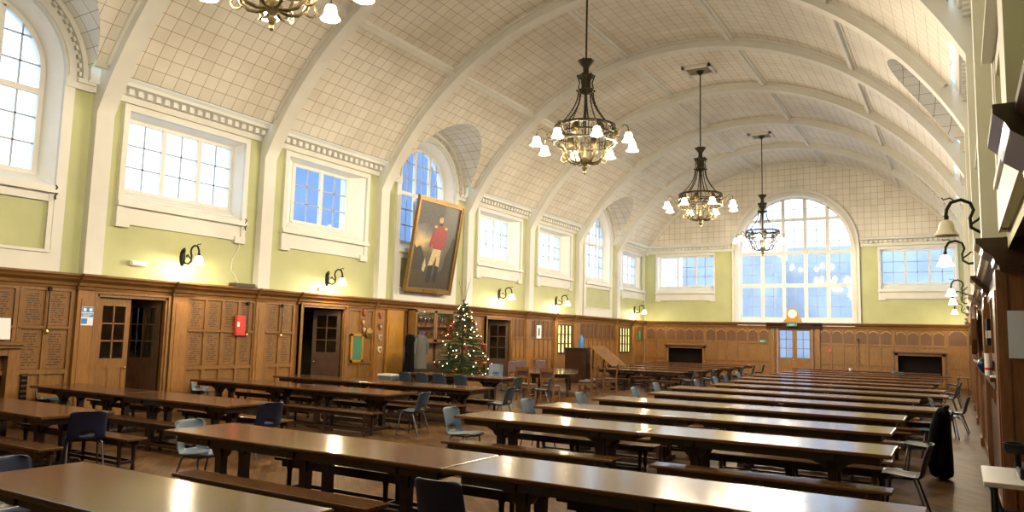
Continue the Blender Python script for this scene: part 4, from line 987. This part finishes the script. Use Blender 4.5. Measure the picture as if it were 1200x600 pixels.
# left block
place('table',2.9,(3.95,5.60,0),'dark wooden trestle table at the left edge, nearest row in the left block','trestle tables in the left block')
place('bench',2.8,(4.58,4.97,0),'dark wooden bench before the nearest table of the left block','benches in the left block')
place('bench',2.8,(4.56,6.02+.05,0),'dark wooden bench behind the nearest table of the left block','benches in the left block')
LL=[(7.55,.2,2.9,5.8),(10.92,.3,3.35,6.05),(13.3,.3,3.3,6.35)]
for i,(y,a,b,c) in enumerate(LL): row(y,a,b,c,i+1,'left')
row(17.35,1.0,3.3,4.6,4,'left',benches=0)
MM=[(26.3,3.3,4.95,6.6),(28.5,3.1,4.9,6.7),(30.7,1.8,4.2,6.6),(32.9,1.6,4.1,6.6),(35.2,1.4,3.9,6.5),(37.3,1.4,3.9,6.5)]
for i,(y,a,b,c) in enumerate(MM): row(y,a,b,c,i,'far left',benches=1 if i<2 else 0)
# ------------------------------------------------------------------ plastic chairs
def chair_tree(mat,hole=True):
    c=empty('plastic_chair')
    prof=[(.235,.425),(.225,.45),(.18,.455),(.10,.45),(.0,.438),(-.10,.432),(-.16,.437),(-.195,.455),(-.213,.49),(-.222,.53),(-.232,.58),(-.245,.63),(-.262,.69),(-.28,.75),(-.292,.785),(-.30,.805),(-.312,.812)]
    N=16; rows=[]; m=MB(); P=len(prof)
    for i,(x,z) in enumerate(prof):
        s=i/(P-1); hw=.20+.022*min(1,s*3) if i<8 else .222-.012*(i-8)/8
        if i==0: hw=.18
        if i>=P-3: hw-= (.0,.025,.06)[i-(P-3)]
        rw=[]
        for k in range(N+1):
            v=-1+2*k/N; e=abs(v)**3
            fx=.045*e if i>=7 else .0; fz=.018*e if i<7 else 0
            rw.append((x+fx,v*hw,z+fz-(.01*(1-v*v) if 2<i<7 else 0)))
        rows.append(rw)
    base=0
    for r in rows: m.v+=r
    for i in range(P-1):
        for k in range(N):
            if hole and i==8 and 5<=k<=10: continue
            m.f.append((i*(N+1)+k,i*(N+1)+k+1,(i+1)*(N+1)+k+1,(i+1)*(N+1)+k))
    o=m.build('seat_shell',mat,c,smooth=60); q=o.modifiers.new('thickness','SOLIDIFY'); q.thickness=.009; q.offset=0
    for sx,x0,x1 in ((1,.14,.21),(-1,-.10,-.25)):
        for sy in (-1,1):
            MB().tube([(x0,sy*.16,.425),(x0+(x1-x0)*.12,sy*.195,.40),(x1,sy*.22,.0)],.0125,8).build('leg',STEEL,c,smooth=60)
    m=MB()
    for sy in (-1,1): m.tube([(.14,sy*.16,.425),(-.10,sy*.16,.425)],.011,6)
    m.tube([(.14,-.16,.425),(.14,.16,.425)],.011,6); m.tube([(-.10,-.16,.425),(-.10,.16,.425)],.011,6); m.build('under_frame',STEEL,c,smooth=60)
    return c
CP={}
def chair(col,x,y,deg,label):
    if col not in CP: o=CP[col]=chair_tree(dict(navy=NAVY,grey=GREYBL,slate=SLATE,green=GREENC)[col])
    else: o=copy_tree(CP[col])
    o.location=(x,y,0); o.rotation_euler=(0,0,math.radians(deg)); return tag(o,label,'chair','plastic stacking chairs')
chair('grey',.02,8.1,5,'grey plastic chair against the panelling at the left end of the second left row')
chair('grey',.05,11.5,0,'grey plastic chair at the wall end of the third left row')
chair('slate',.05,14.3,0,'dark plastic chair at the wall end of the fourth left row')
chair('navy',5.46,5.64,160,'navy plastic chair, its back turned, at the end of the leftmost nearest table')
chair('navy',6.05,8.02,172,'navy plastic chair with handhold slot at the end of the second left row')
chair('slate',6.35,11.35,188,'slate plastic chair at the end of the third left row')
chair('slate',6.72,13.9,185,'slate plastic chair at the end of the fourth left row')
chair('grey',8.92,9.32,3,'grey-blue plastic chair at the left end of the third right row')
chair('grey',7.62,5.82,4,'grey-blue plastic chair at the left end of the second right row')
chair('navy',11.85,4.93,92,'navy plastic chair with its back to the camera at the middle of the second row')
chair('navy',8.80,3.22,0,'navy plastic chair at the bottom left corner, behind the closest table')
chair('grey',8.98,11.5,0,'grey plastic chair at the left end of the fourth right row')
chair('grey',8.98,13.65,0,'grey plastic chair at the left end of the fifth right row')
chair('grey',9.2,16.0,0,'grey plastic chair at the left end of the sixth right row')
chair('grey',8.9,18.2,0,'grey plastic chair at the left end of the seventh right row')
chair('slate',9.2,20.6,0,'slate plastic chair at the left end of the eighth right row')
chair('grey',9.1,22.8,0,'grey plastic chair at the left end of the ninth right row')
chair('slate',8.8,25.0,0,'slate plastic chair at the left end of the tenth right row')
chair('grey',8.65,27.3,0,'grey plastic chair at the left end of the eleventh right row')
chair('navy',14.68,9.75,180,'navy plastic chair seen from the side at the right end of the third row')
CC=chair('slate',14.72,12.75,176,'slate plastic chair under a black coat at the right end of the fifth row')
chair('slate',14.85,15.0,180,'slate plastic chair behind the black coat on the right')
chair('slate',15.12,19.6,176,'slate plastic chair alone in the right aisle beside the wall')
chair('grey',14.95,18.3,8,'grey plastic chair at the right end of the seventh row')
chair('slate',14.9,24.9,178,'slate plastic chair at the right end of the tenth row')
chair('slate',14.98,27.4,178,'slate plastic chair at the right end of the eleventh row')
chair('slate',14.95,34.0,178,'slate plastic chair farthest down the right aisle')
chair('grey',13.0,35.2,90,'grey plastic chair before the last row of the right block')
chair('navy',15.71,8.02,0,'navy plastic chair beside the white-topped table at the right wall')
for k,x in enumerate((1.75,2.35,2.95,3.65)): chair('slate',x,17.0,90,'slate plastic chair, %s in the row before the fir tree table'%['first from the left','second from the left','third from the left','fourth from the left'][k])
chair('green',4.95,17.3,175,'green-grey plastic chair at the end of the fir tree table'); chair('green',5.35,18.3,200,'green-grey plastic chair behind another, right of the fir tree table')
chair('slate',6.75,26.8,185,'slate plastic chair at the end of the nearest far left row')
chair('slate',6.85,28.9,185,'slate plastic chair at the end of the second far left row')
chair('slate',6.85,33.2,185,'slate plastic chair at the end of the fourth far left row'); chair('slate',6.8,35.6,185,'slate plastic chair at the end of the fifth far left row'); chair('slate',6.75,37.8,185,'slate plastic chair at the end of the last far left row')
# stack of pale chairs beside the tree
for k in range(4):
    o=chair('grey',3.0,19.6,-60,'pale blue plastic chair in the stack right of the fir tree, %s of four'%['bottom','second up','third up','topmost'][k]); o.location.z=.07*k
# black coat over a chair back
def coat_over(loc,rz):
    c=empty('black_coat',loc,rz); tag(c,'long black coat hung over a chair back beside the right aisle','coat')
    m=MB(); rows=[]
    for z,hx,hy,ox in ((1.02,.03,.06,-.30),(1.0,.06,.13,-.30),(.93,.10,.20,-.29),(.75,.13,.24,-.27),(.5,.15,.27,-.25),(.25,.165,.29,-.24),(.06,.14,.24,-.27),(.02,.08,.15,-.27)):
        rw=[]
        for k in range(28):
            a=2*PI*k/28; f=1+.06*math.sin(a*7+z*9)*(1-z); rw.append((ox+hx*f*math.copysign(abs(math.cos(a))**.6,math.cos(a)),hy*f*math.copysign(abs(math.sin(a))**.75,math.sin(a)),z))
        rows.append(rw)
    m.strip(rows,closed=True); m.f.append(tuple(range(28))); m.build('coat_body',BLACKF,c,smooth=70)
    for s in (-1,1): MB().tube([(-.27,s*.2,.95),(-.22,s*.29,.72),(-.18,s*.29,.45),(-.2,s*.27,.28)],.06,10,[.05,.065,.06,.05]).build('sleeve',BLACKF,c,smooth=70)
    MB().tube([(-.34,-.06,1.01),(-.36,0,1.03),(-.34,.06,1.01)],.03,8).build('collar',BLACKF,c,smooth=70)
coat_over((14.72,12.75,0),math.radians(176))
# ------------------------------------------------------------------ wooden dining chairs and polished table
def carver_tree(leather):
    c=empty('wooden_dining_chair'); lm=LEATHER if leather else LEATHERD
    for sx,sy in ((1,-1),(1,1)): MB().bar((.2,sy*.2,0),(.2,sy*.2,.44),.045,.045).build('leg',CHAIRW,c)
    for sy in (-1,1): 
        m=MB(); m.bar((-.24,sy*.2,0),(-.2,sy*.2,.46),.045,.05); m.bar((-.2,sy*.2,.45),(-.27,sy*.2,.98),.04,.05); m.build('back_post',CHAIRW,c)
    m=MB(); m.box(-.2,.2,-.215,-.185,.36,.43); m.box(-.2,.2,.185,.215,.36,.43); m.box(.18,.215,-.2,.2,.36,.43); m.box(-.22,-.19,-.2,.2,.36,.43); m.box(-.2,.2,-.21,-.19,.16,.19); m.box(-.2,.2,.19,.21,.16,.19); m.build('seat_rails',CHAIRW,c)
    MB().box(-.2,.22,-.21,.21,.43,.49).build('seat_pad',lm,c,bevel=.02)
    if leather: MB().box(-.03,.03,-.2,.2,-.2,.2).build('back_pad',lm,c,bevel=.025,loc=(-.25,0,.82))
    m=MB(); m.bar((-.265,-.22,.93),(-.265,.22,.93),.03,.12); m.bar((-.235,-.2,.68),(-.235,.2,.68),.025,.06); m.build('back_rail',CHAIRW,c)
    if not leather: MB().bar((-.245,-.2,.80),(-.245,.2,.80),.02,.15).build('back_panel',lm,c)
    return c
WP={}
def carver(le,x,y,deg,label):
    if le not in WP: o=WP[le]=carver_tree(le)
    else: o=copy_tree(WP[le])
    o.location=(x,y,0); o.rotation_euler=(0,0,math.radians(deg)); tag(o,label,'chair','wooden chairs round the polished table')
carver(False,4.02,19.75,90,'brown wooden chair, back to the camera, left of two before the polished table')
carver(False,4.85,19.7,95,'brown wooden chair, back to the camera, right of two before the polished table')
for k,(x,y) in enumerate(((4.62,22.6),(4.45,23.4),(4.35,24.2),(4.5,24.95))): carver(False,x,y,200,'brown wooden chair, %s along the right side of the polished table'%ORD[k])
for k,(x,y) in enumerate(((1.95,22.6),(1.6,23.7),(1.75,24.9))): carver(True,x,y,-42,'mauve leather-backed chair, %s along the wall side of the polished table'%ORD[k])
pt_=empty('polished_table',(3.25,22.9,0),math.radians(25)); tag(pt_,'dark polished dining table with rounded ends among wooden chairs','table')
sup=[]
for k in range(48):
    a=2*PI*k/48; ca,sa=math.cos(a),math.sin(a); sup.append((.85*math.copysign(abs(ca)**.45,ca),2.1*math.copysign(abs(sa)**.45,sa)))
POL=wood('polished_mahogany',(.05,.022,.01),(.025,.01,.005),.1,(9,.8,9),3,.6,bump=0)
MB().prism(sup,lambda u,v,t:(u,v,t),.70,.75).build('tabletop',POL,pt_,bevel=.01)
MB().prism([(a*.86,b*.93) for a,b in sup],lambda u,v,t:(u,v,t),.60,.70).build('apron',TLEG,pt_)
for sx in (-1,1):
    for sy in (-1,1): MB().lathe([(.03,0),(.045,.05),(.035,.15),(.05,.35),(.055,.6)],12,(sx*.55,sy*1.6,0)).build('leg',TLEG,pt_,smooth=50)
# cabinet with leaning board
cab=empty('side_cabinet',(1.25,28.95,0)); tag(cab,'dark cupboard against the left wall behind the polished table','cabinet')
MB().box(-.4,.4,-.4,.4,.06,1.42).build('carcass',OAKDR,cab); MB().box(-.45,.45,-.45,.45,1.42,1.47).build('top_board',OAKDR,cab)
for s in (-1,1): 
    d=MB().box(.4,.42,s*.02,s*.38,.1,1.38).build('door',OAKDR,cab); MB().ball((.44,s*.08,.8),.02).build('knob',BRASS,d)
MB().box(-.38,.38,-.38,.38,0,.06).build('plinth',OAKD,cab)
jug=empty('blue_bottle',(1.45,28.85,1.47)); tag(jug,'blue plastic bottle on the dark cupboard','bottle'); MB().lathe([(0,0),(.09,0),(.1,.05),(.1,.38),(.06,.46),(.04,.5)],14).build('bottle_body',BLUE,jug,smooth=50); MB().lathe([(.045,.5),(.045,.56),(0,.56)],12).build('cap',BLUE,jug)
lb=empty('slatted_board',(1.95,29.25,0)); tag(lb,'light slatted wooden board leaning on the dark cupboard','board')
m=MB()
for k in range(9): u=-.6+.15*k; m.bar((.05,u,1.55),(.95,u+.25,.75),.13,.02,(0,0,1))
m.build('slats',OAK,lb); m=MB()
for t in (.1,.5,.9): m.bar((.05+.9*t-.03,-.7+.25*t,1.55-.8*t-.02),(.05+.9*t-.03,.7+.25*t,1.55-.8*t-.02),.06,.03)
m.build('battens',OAKL,lb); m=MB()
for u in (-.68,.68): MB().bar((.05,u,1.57),(.95,u+.25,.77),.06,.05).build('side_rail',OAKL,lb)
m=MB()
for s in (-1,1): m.bar((.9,s*.55+.2,.0),(.75,s*.55+.2,.92),.05,.05); m.bar((.1,s*.55,0),(.15,s*.55,1.45),.05,.05)
m.build('trestle_legs',OAKD,lb)
# ------------------------------------------------------------------ fir tree
tr=empty('fir_tree',(1.5,19.95,0)); tag(tr,'decorated fir tree with lights before the trophy cabinet','fir tree')
MB().tube([(0,0,.25),(0,0,1.5),(0,0,2.9)],.05,8,[.06,.04,.012]).build('trunk',OAKD,tr,smooth=60)
MB().lathe([(0,0),(.2,0),(.24,.3),(.26,.32),(.22,.32),(.2,.28),(0,.28)],18).build('pot',REDP,tr,smooth=40)
rng=random.Random(3)
def tree_r(z): return max(.05,1.12*(1-(z-.45)/2.55)**.76) if z<3.0 else .02
fo=MB(); fd=MB(); tips=[]
for i in range(560):
    z=.45+2.45*(rng.random()**1.25); a=rng.random()*2*PI; R=tree_r(z)*(.8+.3*rng.random()); ca,sa=math.cos(a),math.sin(a)
    L=R; start=L*.25; tgt=fo if rng.random()<.6 else fd
    zz=lambda r: z+ .10*R - .26*(r/max(R,.1))*R*.7 + .08*(r/max(R,.1))**2*R
    n=max(5,int((L-start)/.05))
    for k in range(n):
        r=start+(L-start)*k/n; p=Vector((r*ca,r*sa,zz(r))); d=Vector((ca,sa,-.15)); sd=Vector((-sa,ca,0))
        for q in (-1,1):
            l=.085*(1.15-.5*k/n); dirn=(d*.75+sd*q*.8+Vector((0,0,rng.uniform(-.35,.35)))).normalized(); w=.011
            up=dirn.cross(sd*q+Vector((0,0,.3))).normalized()*w; e=p+dirn*l
            tgt.quad([p-up,p+up,e+up*.3,e-up*.3])
    tips.append((L*ca,L*sa,zz(L)))
fo.build('foliage',FIR,tr); fd.build('inner_foliage',FIRD,tr)
m=MB()
for k in range(9): a=2*PI*k/9; m.tube([(0,0,2.88),(.10*math.cos(a),.10*math.sin(a),3.25),(.2*math.cos(a),.2*math.sin(a),3.62+.12*(k%2))],.004,4)
m.ball((0,0,2.98),.05); m.build('spray_topper',CHAIRW,tr)
pl=[t for t in tips]
rng.shuffle(pl)
wr=MB(); pts=[]
for k in range(160): z=.5+2.3*k/160; a=k*.35; pts.append((tree_r(z)*.93*math.cos(a),tree_r(z)*.93*math.sin(a),z))
wr.tube(pts,.004,4); ls=wr.build('string_lights',FIRD,loc=(1.5,19.95,0)); tag(ls,'string of small white lights wound round the fir tree','string lights')
lb0=MB().ball((0,0,0),.0135,6,4).build('light_bulb',FAIRY,ls)
for k_,t in enumerate(pl[:100]):
    o=lb0 if k_==0 else lb0.copy()
    if k_: COL.objects.link(o); o.parent=ls
    q_=(.99,.8,.92)[k_%3]; o.location=(t[0]*q_,t[1]*q_,t[2]+.03); o.scale=[.8+.5*rng.random()]*3
for i,t in enumerate(pl[150:186]):
    b=empty('bauble',(1.5+t[0]*.97,19.95+t[1]*.97,t[2]-.08)); red=i%3!=0
    tag(b,'red bauble hanging on the fir tree' if red else 'gold bauble hanging on the fir tree','bauble','red baubles on the fir tree' if red else 'gold baubles on the fir tree')
    MB().ball((0,0,0),.05,10,7).build('globe',TINSEL if red else BAUBG,b,smooth=60); MB().tube([(0,0,.045),(0,0,.085)],.01,6).build('hanger',BRASS,b)
for i,t in enumerate(pl[190:202]):
    m=MB(); x,y,z=1.5+t[0],19.95+t[1],t[2]
    for q in (-1,1): m.ball((x,y+q*.07,z),.07,8,5,(.5,1,.7))
    m.ball((x,y,z),.03); m.tube([(x,y,z),(x+.03,y-.06,z-.16)],.02,6); m.tube([(x,y,z),(x+.03,y+.06,z-.16)],.02,6)
    tag(m.build('red_bow',TINSEL,smooth=60),'red ribbon bow tied on the fir tree','bow','red bows on the fir tree')
# ------------------------------------------------------------------ coat rack and coats
ra=empty('coat_stand',(.88,18.25,0)); tag(ra,'wooden coat stand beside the golden panel','coat stand')
MB().tube([(0,0,.05),(0,0,2.0)],.025,10).build('pole',CHAIRW,ra,smooth=60)
m=MB()
for k in range(4): a=2*PI*k/4+.4; m.tube([(0,0,.16),(.14*math.cos(a),.14*math.sin(a),.1),(.28*math.cos(a),.28*math.sin(a),.02)],.02,8)
m.build('feet',CHAIRW,ra,smooth=60)
m=MB()
for k in range(6): a=2*PI*k/6; m.tube([(0,0,1.82),(.1*math.cos(a),.1*math.sin(a),1.8),(.17*math.cos(a),.17*math.sin(a),1.9)],.012,6)
m.build('hooks',CHAIRW,ra,smooth=60)
def hung_coat(dx,dy,mat,L,label,rz):
    c=empty('hung_coat',(.88+dx,18.25+dy,0),rz); tag(c,label,'coat'); m=MB(); rows=[]; top=1.88
    for f,hx,hy in ((0,.03,.05),(.03,.07,.16),(.08,.10,.2),(.3,.11,.2),(.6,.12,.22),(1,.14,.25)):
        z=top-L*f; rows.append([(hx*(1+.15*math.sin(5*a+f*6))*math.cos(a),hy*(1+.1*math.sin(7*a))*math.sin(a),z) for a in [2*PI*k/24 for k in range(24)]])
    m.strip(rows,closed=True); m.f.append(tuple(range(24))); m.build('coat_body',mat,c,smooth=70)
    for s in (-1,1): MB().tube([(0,s*.17,top-.1),(.03,s*.25,top-.3),(.05,s*.26,top-.62)],.06,10,[.06,.065,.05]).build('sleeve',mat,c,smooth=70)
hung_coat(.02,-.25,BLACKF,1.15,'black coat hanging on the near side of the coat stand',.2); hung_coat(.05,.22,GREYF,1.05,'grey-green coat hanging on the far side of the coat stand',-.2)
bn=empty('grey_bin',(.5,17.55,0)); tag(bn,'pale grey box on the floor under the coats','box'); MB().box(-.25,.25,-.2,.2,0,.62).build('box_body',GREYBL,bn,bevel=.02); MB().box(-.26,.26,-.21,.21,.62,.68).build('lid',PVCW,bn,bevel=.01)
# ------------------------------------------------------------------ right side things
wt=empty('white_topped_table',(15.53,6.55,0)); tag(wt,'small white-topped table against the right wall at the frame edge','table')
MB().box(-.15,.35,-.45,.37,.965,1.0).build('tabletop',LAMINATE,wt,bevel=.006)
for x in (-.08,.28):
    for y in (-.38,.3): MB().tube([(x,y,0),(x,y,.965)],.015,8).build('leg',BLACK,wt,smooth=60)
eq=empty('black_equipment',(15.66,6.55,1.0)); tag(eq,'black device with a clear front plate on the white-topped table','device')
MB().box(-.06,.03,-.22,.25,0,.07).build('device_body',BLACK,eq,bevel=.01); MB().box(-.085,-.078,-.2,.02,.0,.11).build('clear_plate',GLASSC,eq)
bw=empty('black_tray',(15.6,6.5,1.16)); tag(bw,'black tray above the device by the right wall','tray')
MB().lathe([(.02,-.09),(.02,0),(.07,0),(.085,.04),(.09,.07),(.08,.07),(.065,.01),(0,.01)],16).build('tray_bowl',BLACK,bw,smooth=50)
rn=empty('pale_notice',(15.78,8.372,2.03),PI/2); tag(rn,'pale blue notice on the right wall at the frame edge','notice'); MB().box(-.008,.0,-.12,.12,-.22,.22).build('sheet',plain('pale_blue_paper',(.55,.65,.8),.6),rn)
bt=empty('wall_device',(15.62,12.0,1.93)); tag(bt,'slim black device with white label on the right wall panelling','device')
MB().box(-.04,.03,-.12,.12,0,.36).build('device_body',BLACK,bt,bevel=.01); MB().box(-.044,-.04,-.1,.1,.1,.2).box(-.03,.02,-.124,-.12,.1,.2).build('label_patch',PAPER,bt)
wb=empty('white_canister',(15.53,9.75,1.60)); tag(wb,'white cylinder canister with red print on the right wall ledge','canister'); MB().lathe([(0,0),(.035,0),(.035,.24),(0,.24)],14).build('canister_body',PAPER,wb,smooth=50); MB().lathe([(.036,.06),(.036,.085)],14).build('red_band',REDP,wb)
bb=empty('blue_bundle',(15.52,10.6,1.60)); tag(bb,'dark blue crumpled cloth bundle on the right wall ledge','bundle')
m=MB(); 
for k in range(7): m.ball((rng.uniform(-.03,.03),rng.uniform(-.12,.12),.07+rng.uniform(-.02,.05)),.075,8,5)
m.build('cloth',NAVY,bb,smooth=60)
pp=MB(); pp.box(15.53,15.63,9.05,9.4,1.602,1.612); tag(pp.build('paper_stack',PAPER),'loose white papers at the near end of the right wall ledge','papers')
hd=empty('hanging_ornament',(15.50,17.2,2.25)); tag(hd,'dark carved ornament hanging on the right wall pilaster','ornament')
pts=[(-.2,.45),(.2,.45),(.28,.2),(.22,-.2),(0,-.5),(-.22,-.2),(-.28,.2)]
MB().prism(pts,lambda u,v,t:(t,u,v),-.05,.06).build('carved_body',OAKD,hd,bevel=.03); MB().prism([(a*.6,b*.6) for a,b in pts],lambda u,v,t:(t,u,v),-.08,-.05).build('crest_field',GILT,hd)
cbv=MB(); cbv.tube([(15.45,4.25,2.97),(15.5,4.1,3.02),(15.58,3.9,3.03),(15.66,3.6,2.98)],.012,6); tag(cbv.build('red_cable',REDP,smooth=60),'red cable looped over the right wall cornice','cable')
stl=empty('wooden_stool',(15.3,32.3,0)); tag(stl,'dark tall stool by the right wall at the far end','stool'); MB().box(-.2,.2,-.2,.2,.76,.8).build('seat',CHAIRW,stl)
for sx in (-1,1):
    for sy in (-1,1): MB().bar((sx*.18,sy*.18,0),(sx*.15,sy*.15,.76),.04,.04).build('leg',OAKD,stl)
cp=empty('white_cup',(11.0,36.6,.75)); tag(cp,'small white cup on the farthest right row','cup'); MB().lathe([(0,0),(.05,0),(.06,.1),(.055,.1),(.045,.01),(0,.01)],14).build('cup_body',PAPER,cp,smooth=50); MB().tube([(.055,0,.08),(.09,0,.07),(.09,0,.03),(.05,0,.025)],.007,6).build('handle',PAPER,cp,smooth=60)
# ------------------------------------------------------------------ outside
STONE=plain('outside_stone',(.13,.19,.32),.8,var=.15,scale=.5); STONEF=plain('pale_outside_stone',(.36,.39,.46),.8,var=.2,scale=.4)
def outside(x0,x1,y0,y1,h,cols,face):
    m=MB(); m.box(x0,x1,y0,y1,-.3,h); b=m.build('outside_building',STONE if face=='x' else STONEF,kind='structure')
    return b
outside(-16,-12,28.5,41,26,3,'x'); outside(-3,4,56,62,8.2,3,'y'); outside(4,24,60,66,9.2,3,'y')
MB().quad([(-90,-60,-.32),(110,-60,-.32),(110,140,-.32),(-90,140,-.32)]).build('ground_outside',plain('pale_ground',(.5,.52,.55),.9,var=.1,scale=.3),kind='structure')
w=bpy.data.worlds.new('sky'); SC.world=w; w.use_nodes=True; t=w.node_tree; bg=next(n for n in t.nodes if n.type=='BACKGROUND')
tc=t.nodes.new('ShaderNodeTexCoord'); n=t.nodes.new('ShaderNodeTexNoise'); n.inputs['Scale'].default_value=2.2; n.inputs['Detail'].default_value=4; lk(t,tc.outputs['Generated'],n.inputs['Vector'])
r=t.nodes.new('ShaderNodeValToRGB'); r.color_ramp.elements[0].color=(.42,.66,1.0,1); r.color_ramp.elements[1].color=(.70,.86,1,1); r.color_ramp.elements[0].position=.35; r.color_ramp.elements[1].position=.6; lk(t,n.outputs['Fac'],r.inputs['Fac']); lk(t,r.outputs['Color'],bg.inputs['Color'])
bg.inputs['Strength'].default_value=2.6
# ------------------------------------------------------------------ camera
f,yaw,pitch,roll=873.7,.5417,.1068,.0249
F_=Vector((-math.sin(yaw)*math.cos(pitch),math.cos(yaw)*math.cos(pitch),math.sin(pitch))); R0=Vector((math.cos(yaw),math.sin(yaw),0)); U0=R0.cross(F_)
Rr=R0*math.cos(roll)+U0*math.sin(roll); Uu=-R0*math.sin(roll)+U0*math.cos(roll)
cam=bpy.data.cameras.new('camera'); cam.sensor_width=36; cam.lens=f/1200*36; cam.clip_end=400
co=bpy.data.objects.new('camera',cam); COL.objects.link(co)
co.matrix_world=Matrix(((Rr.x,Uu.x,-F_.x,15.2808),(Rr.y,Uu.y,-F_.y,0),(Rr.z,Uu.z,-F_.z,1.9),(0,0,0,1)))
SC.camera=co
SC.view_settings.view_transform='Standard'; SC.view_settings.look='None'; SC.view_settings.exposure=0.80; SC.view_settings.gamma=1
SC.cycles.max_bounces=8; SC.cycles.diffuse_bounces=5; SC.cycles.glossy_bounces=3; SC.cycles.transparent_max_bounces=10; SC.cycles.sample_clamp_indirect=6; SC.cycles.caustics_reflective=False; SC.cycles.caustics_refractive=False
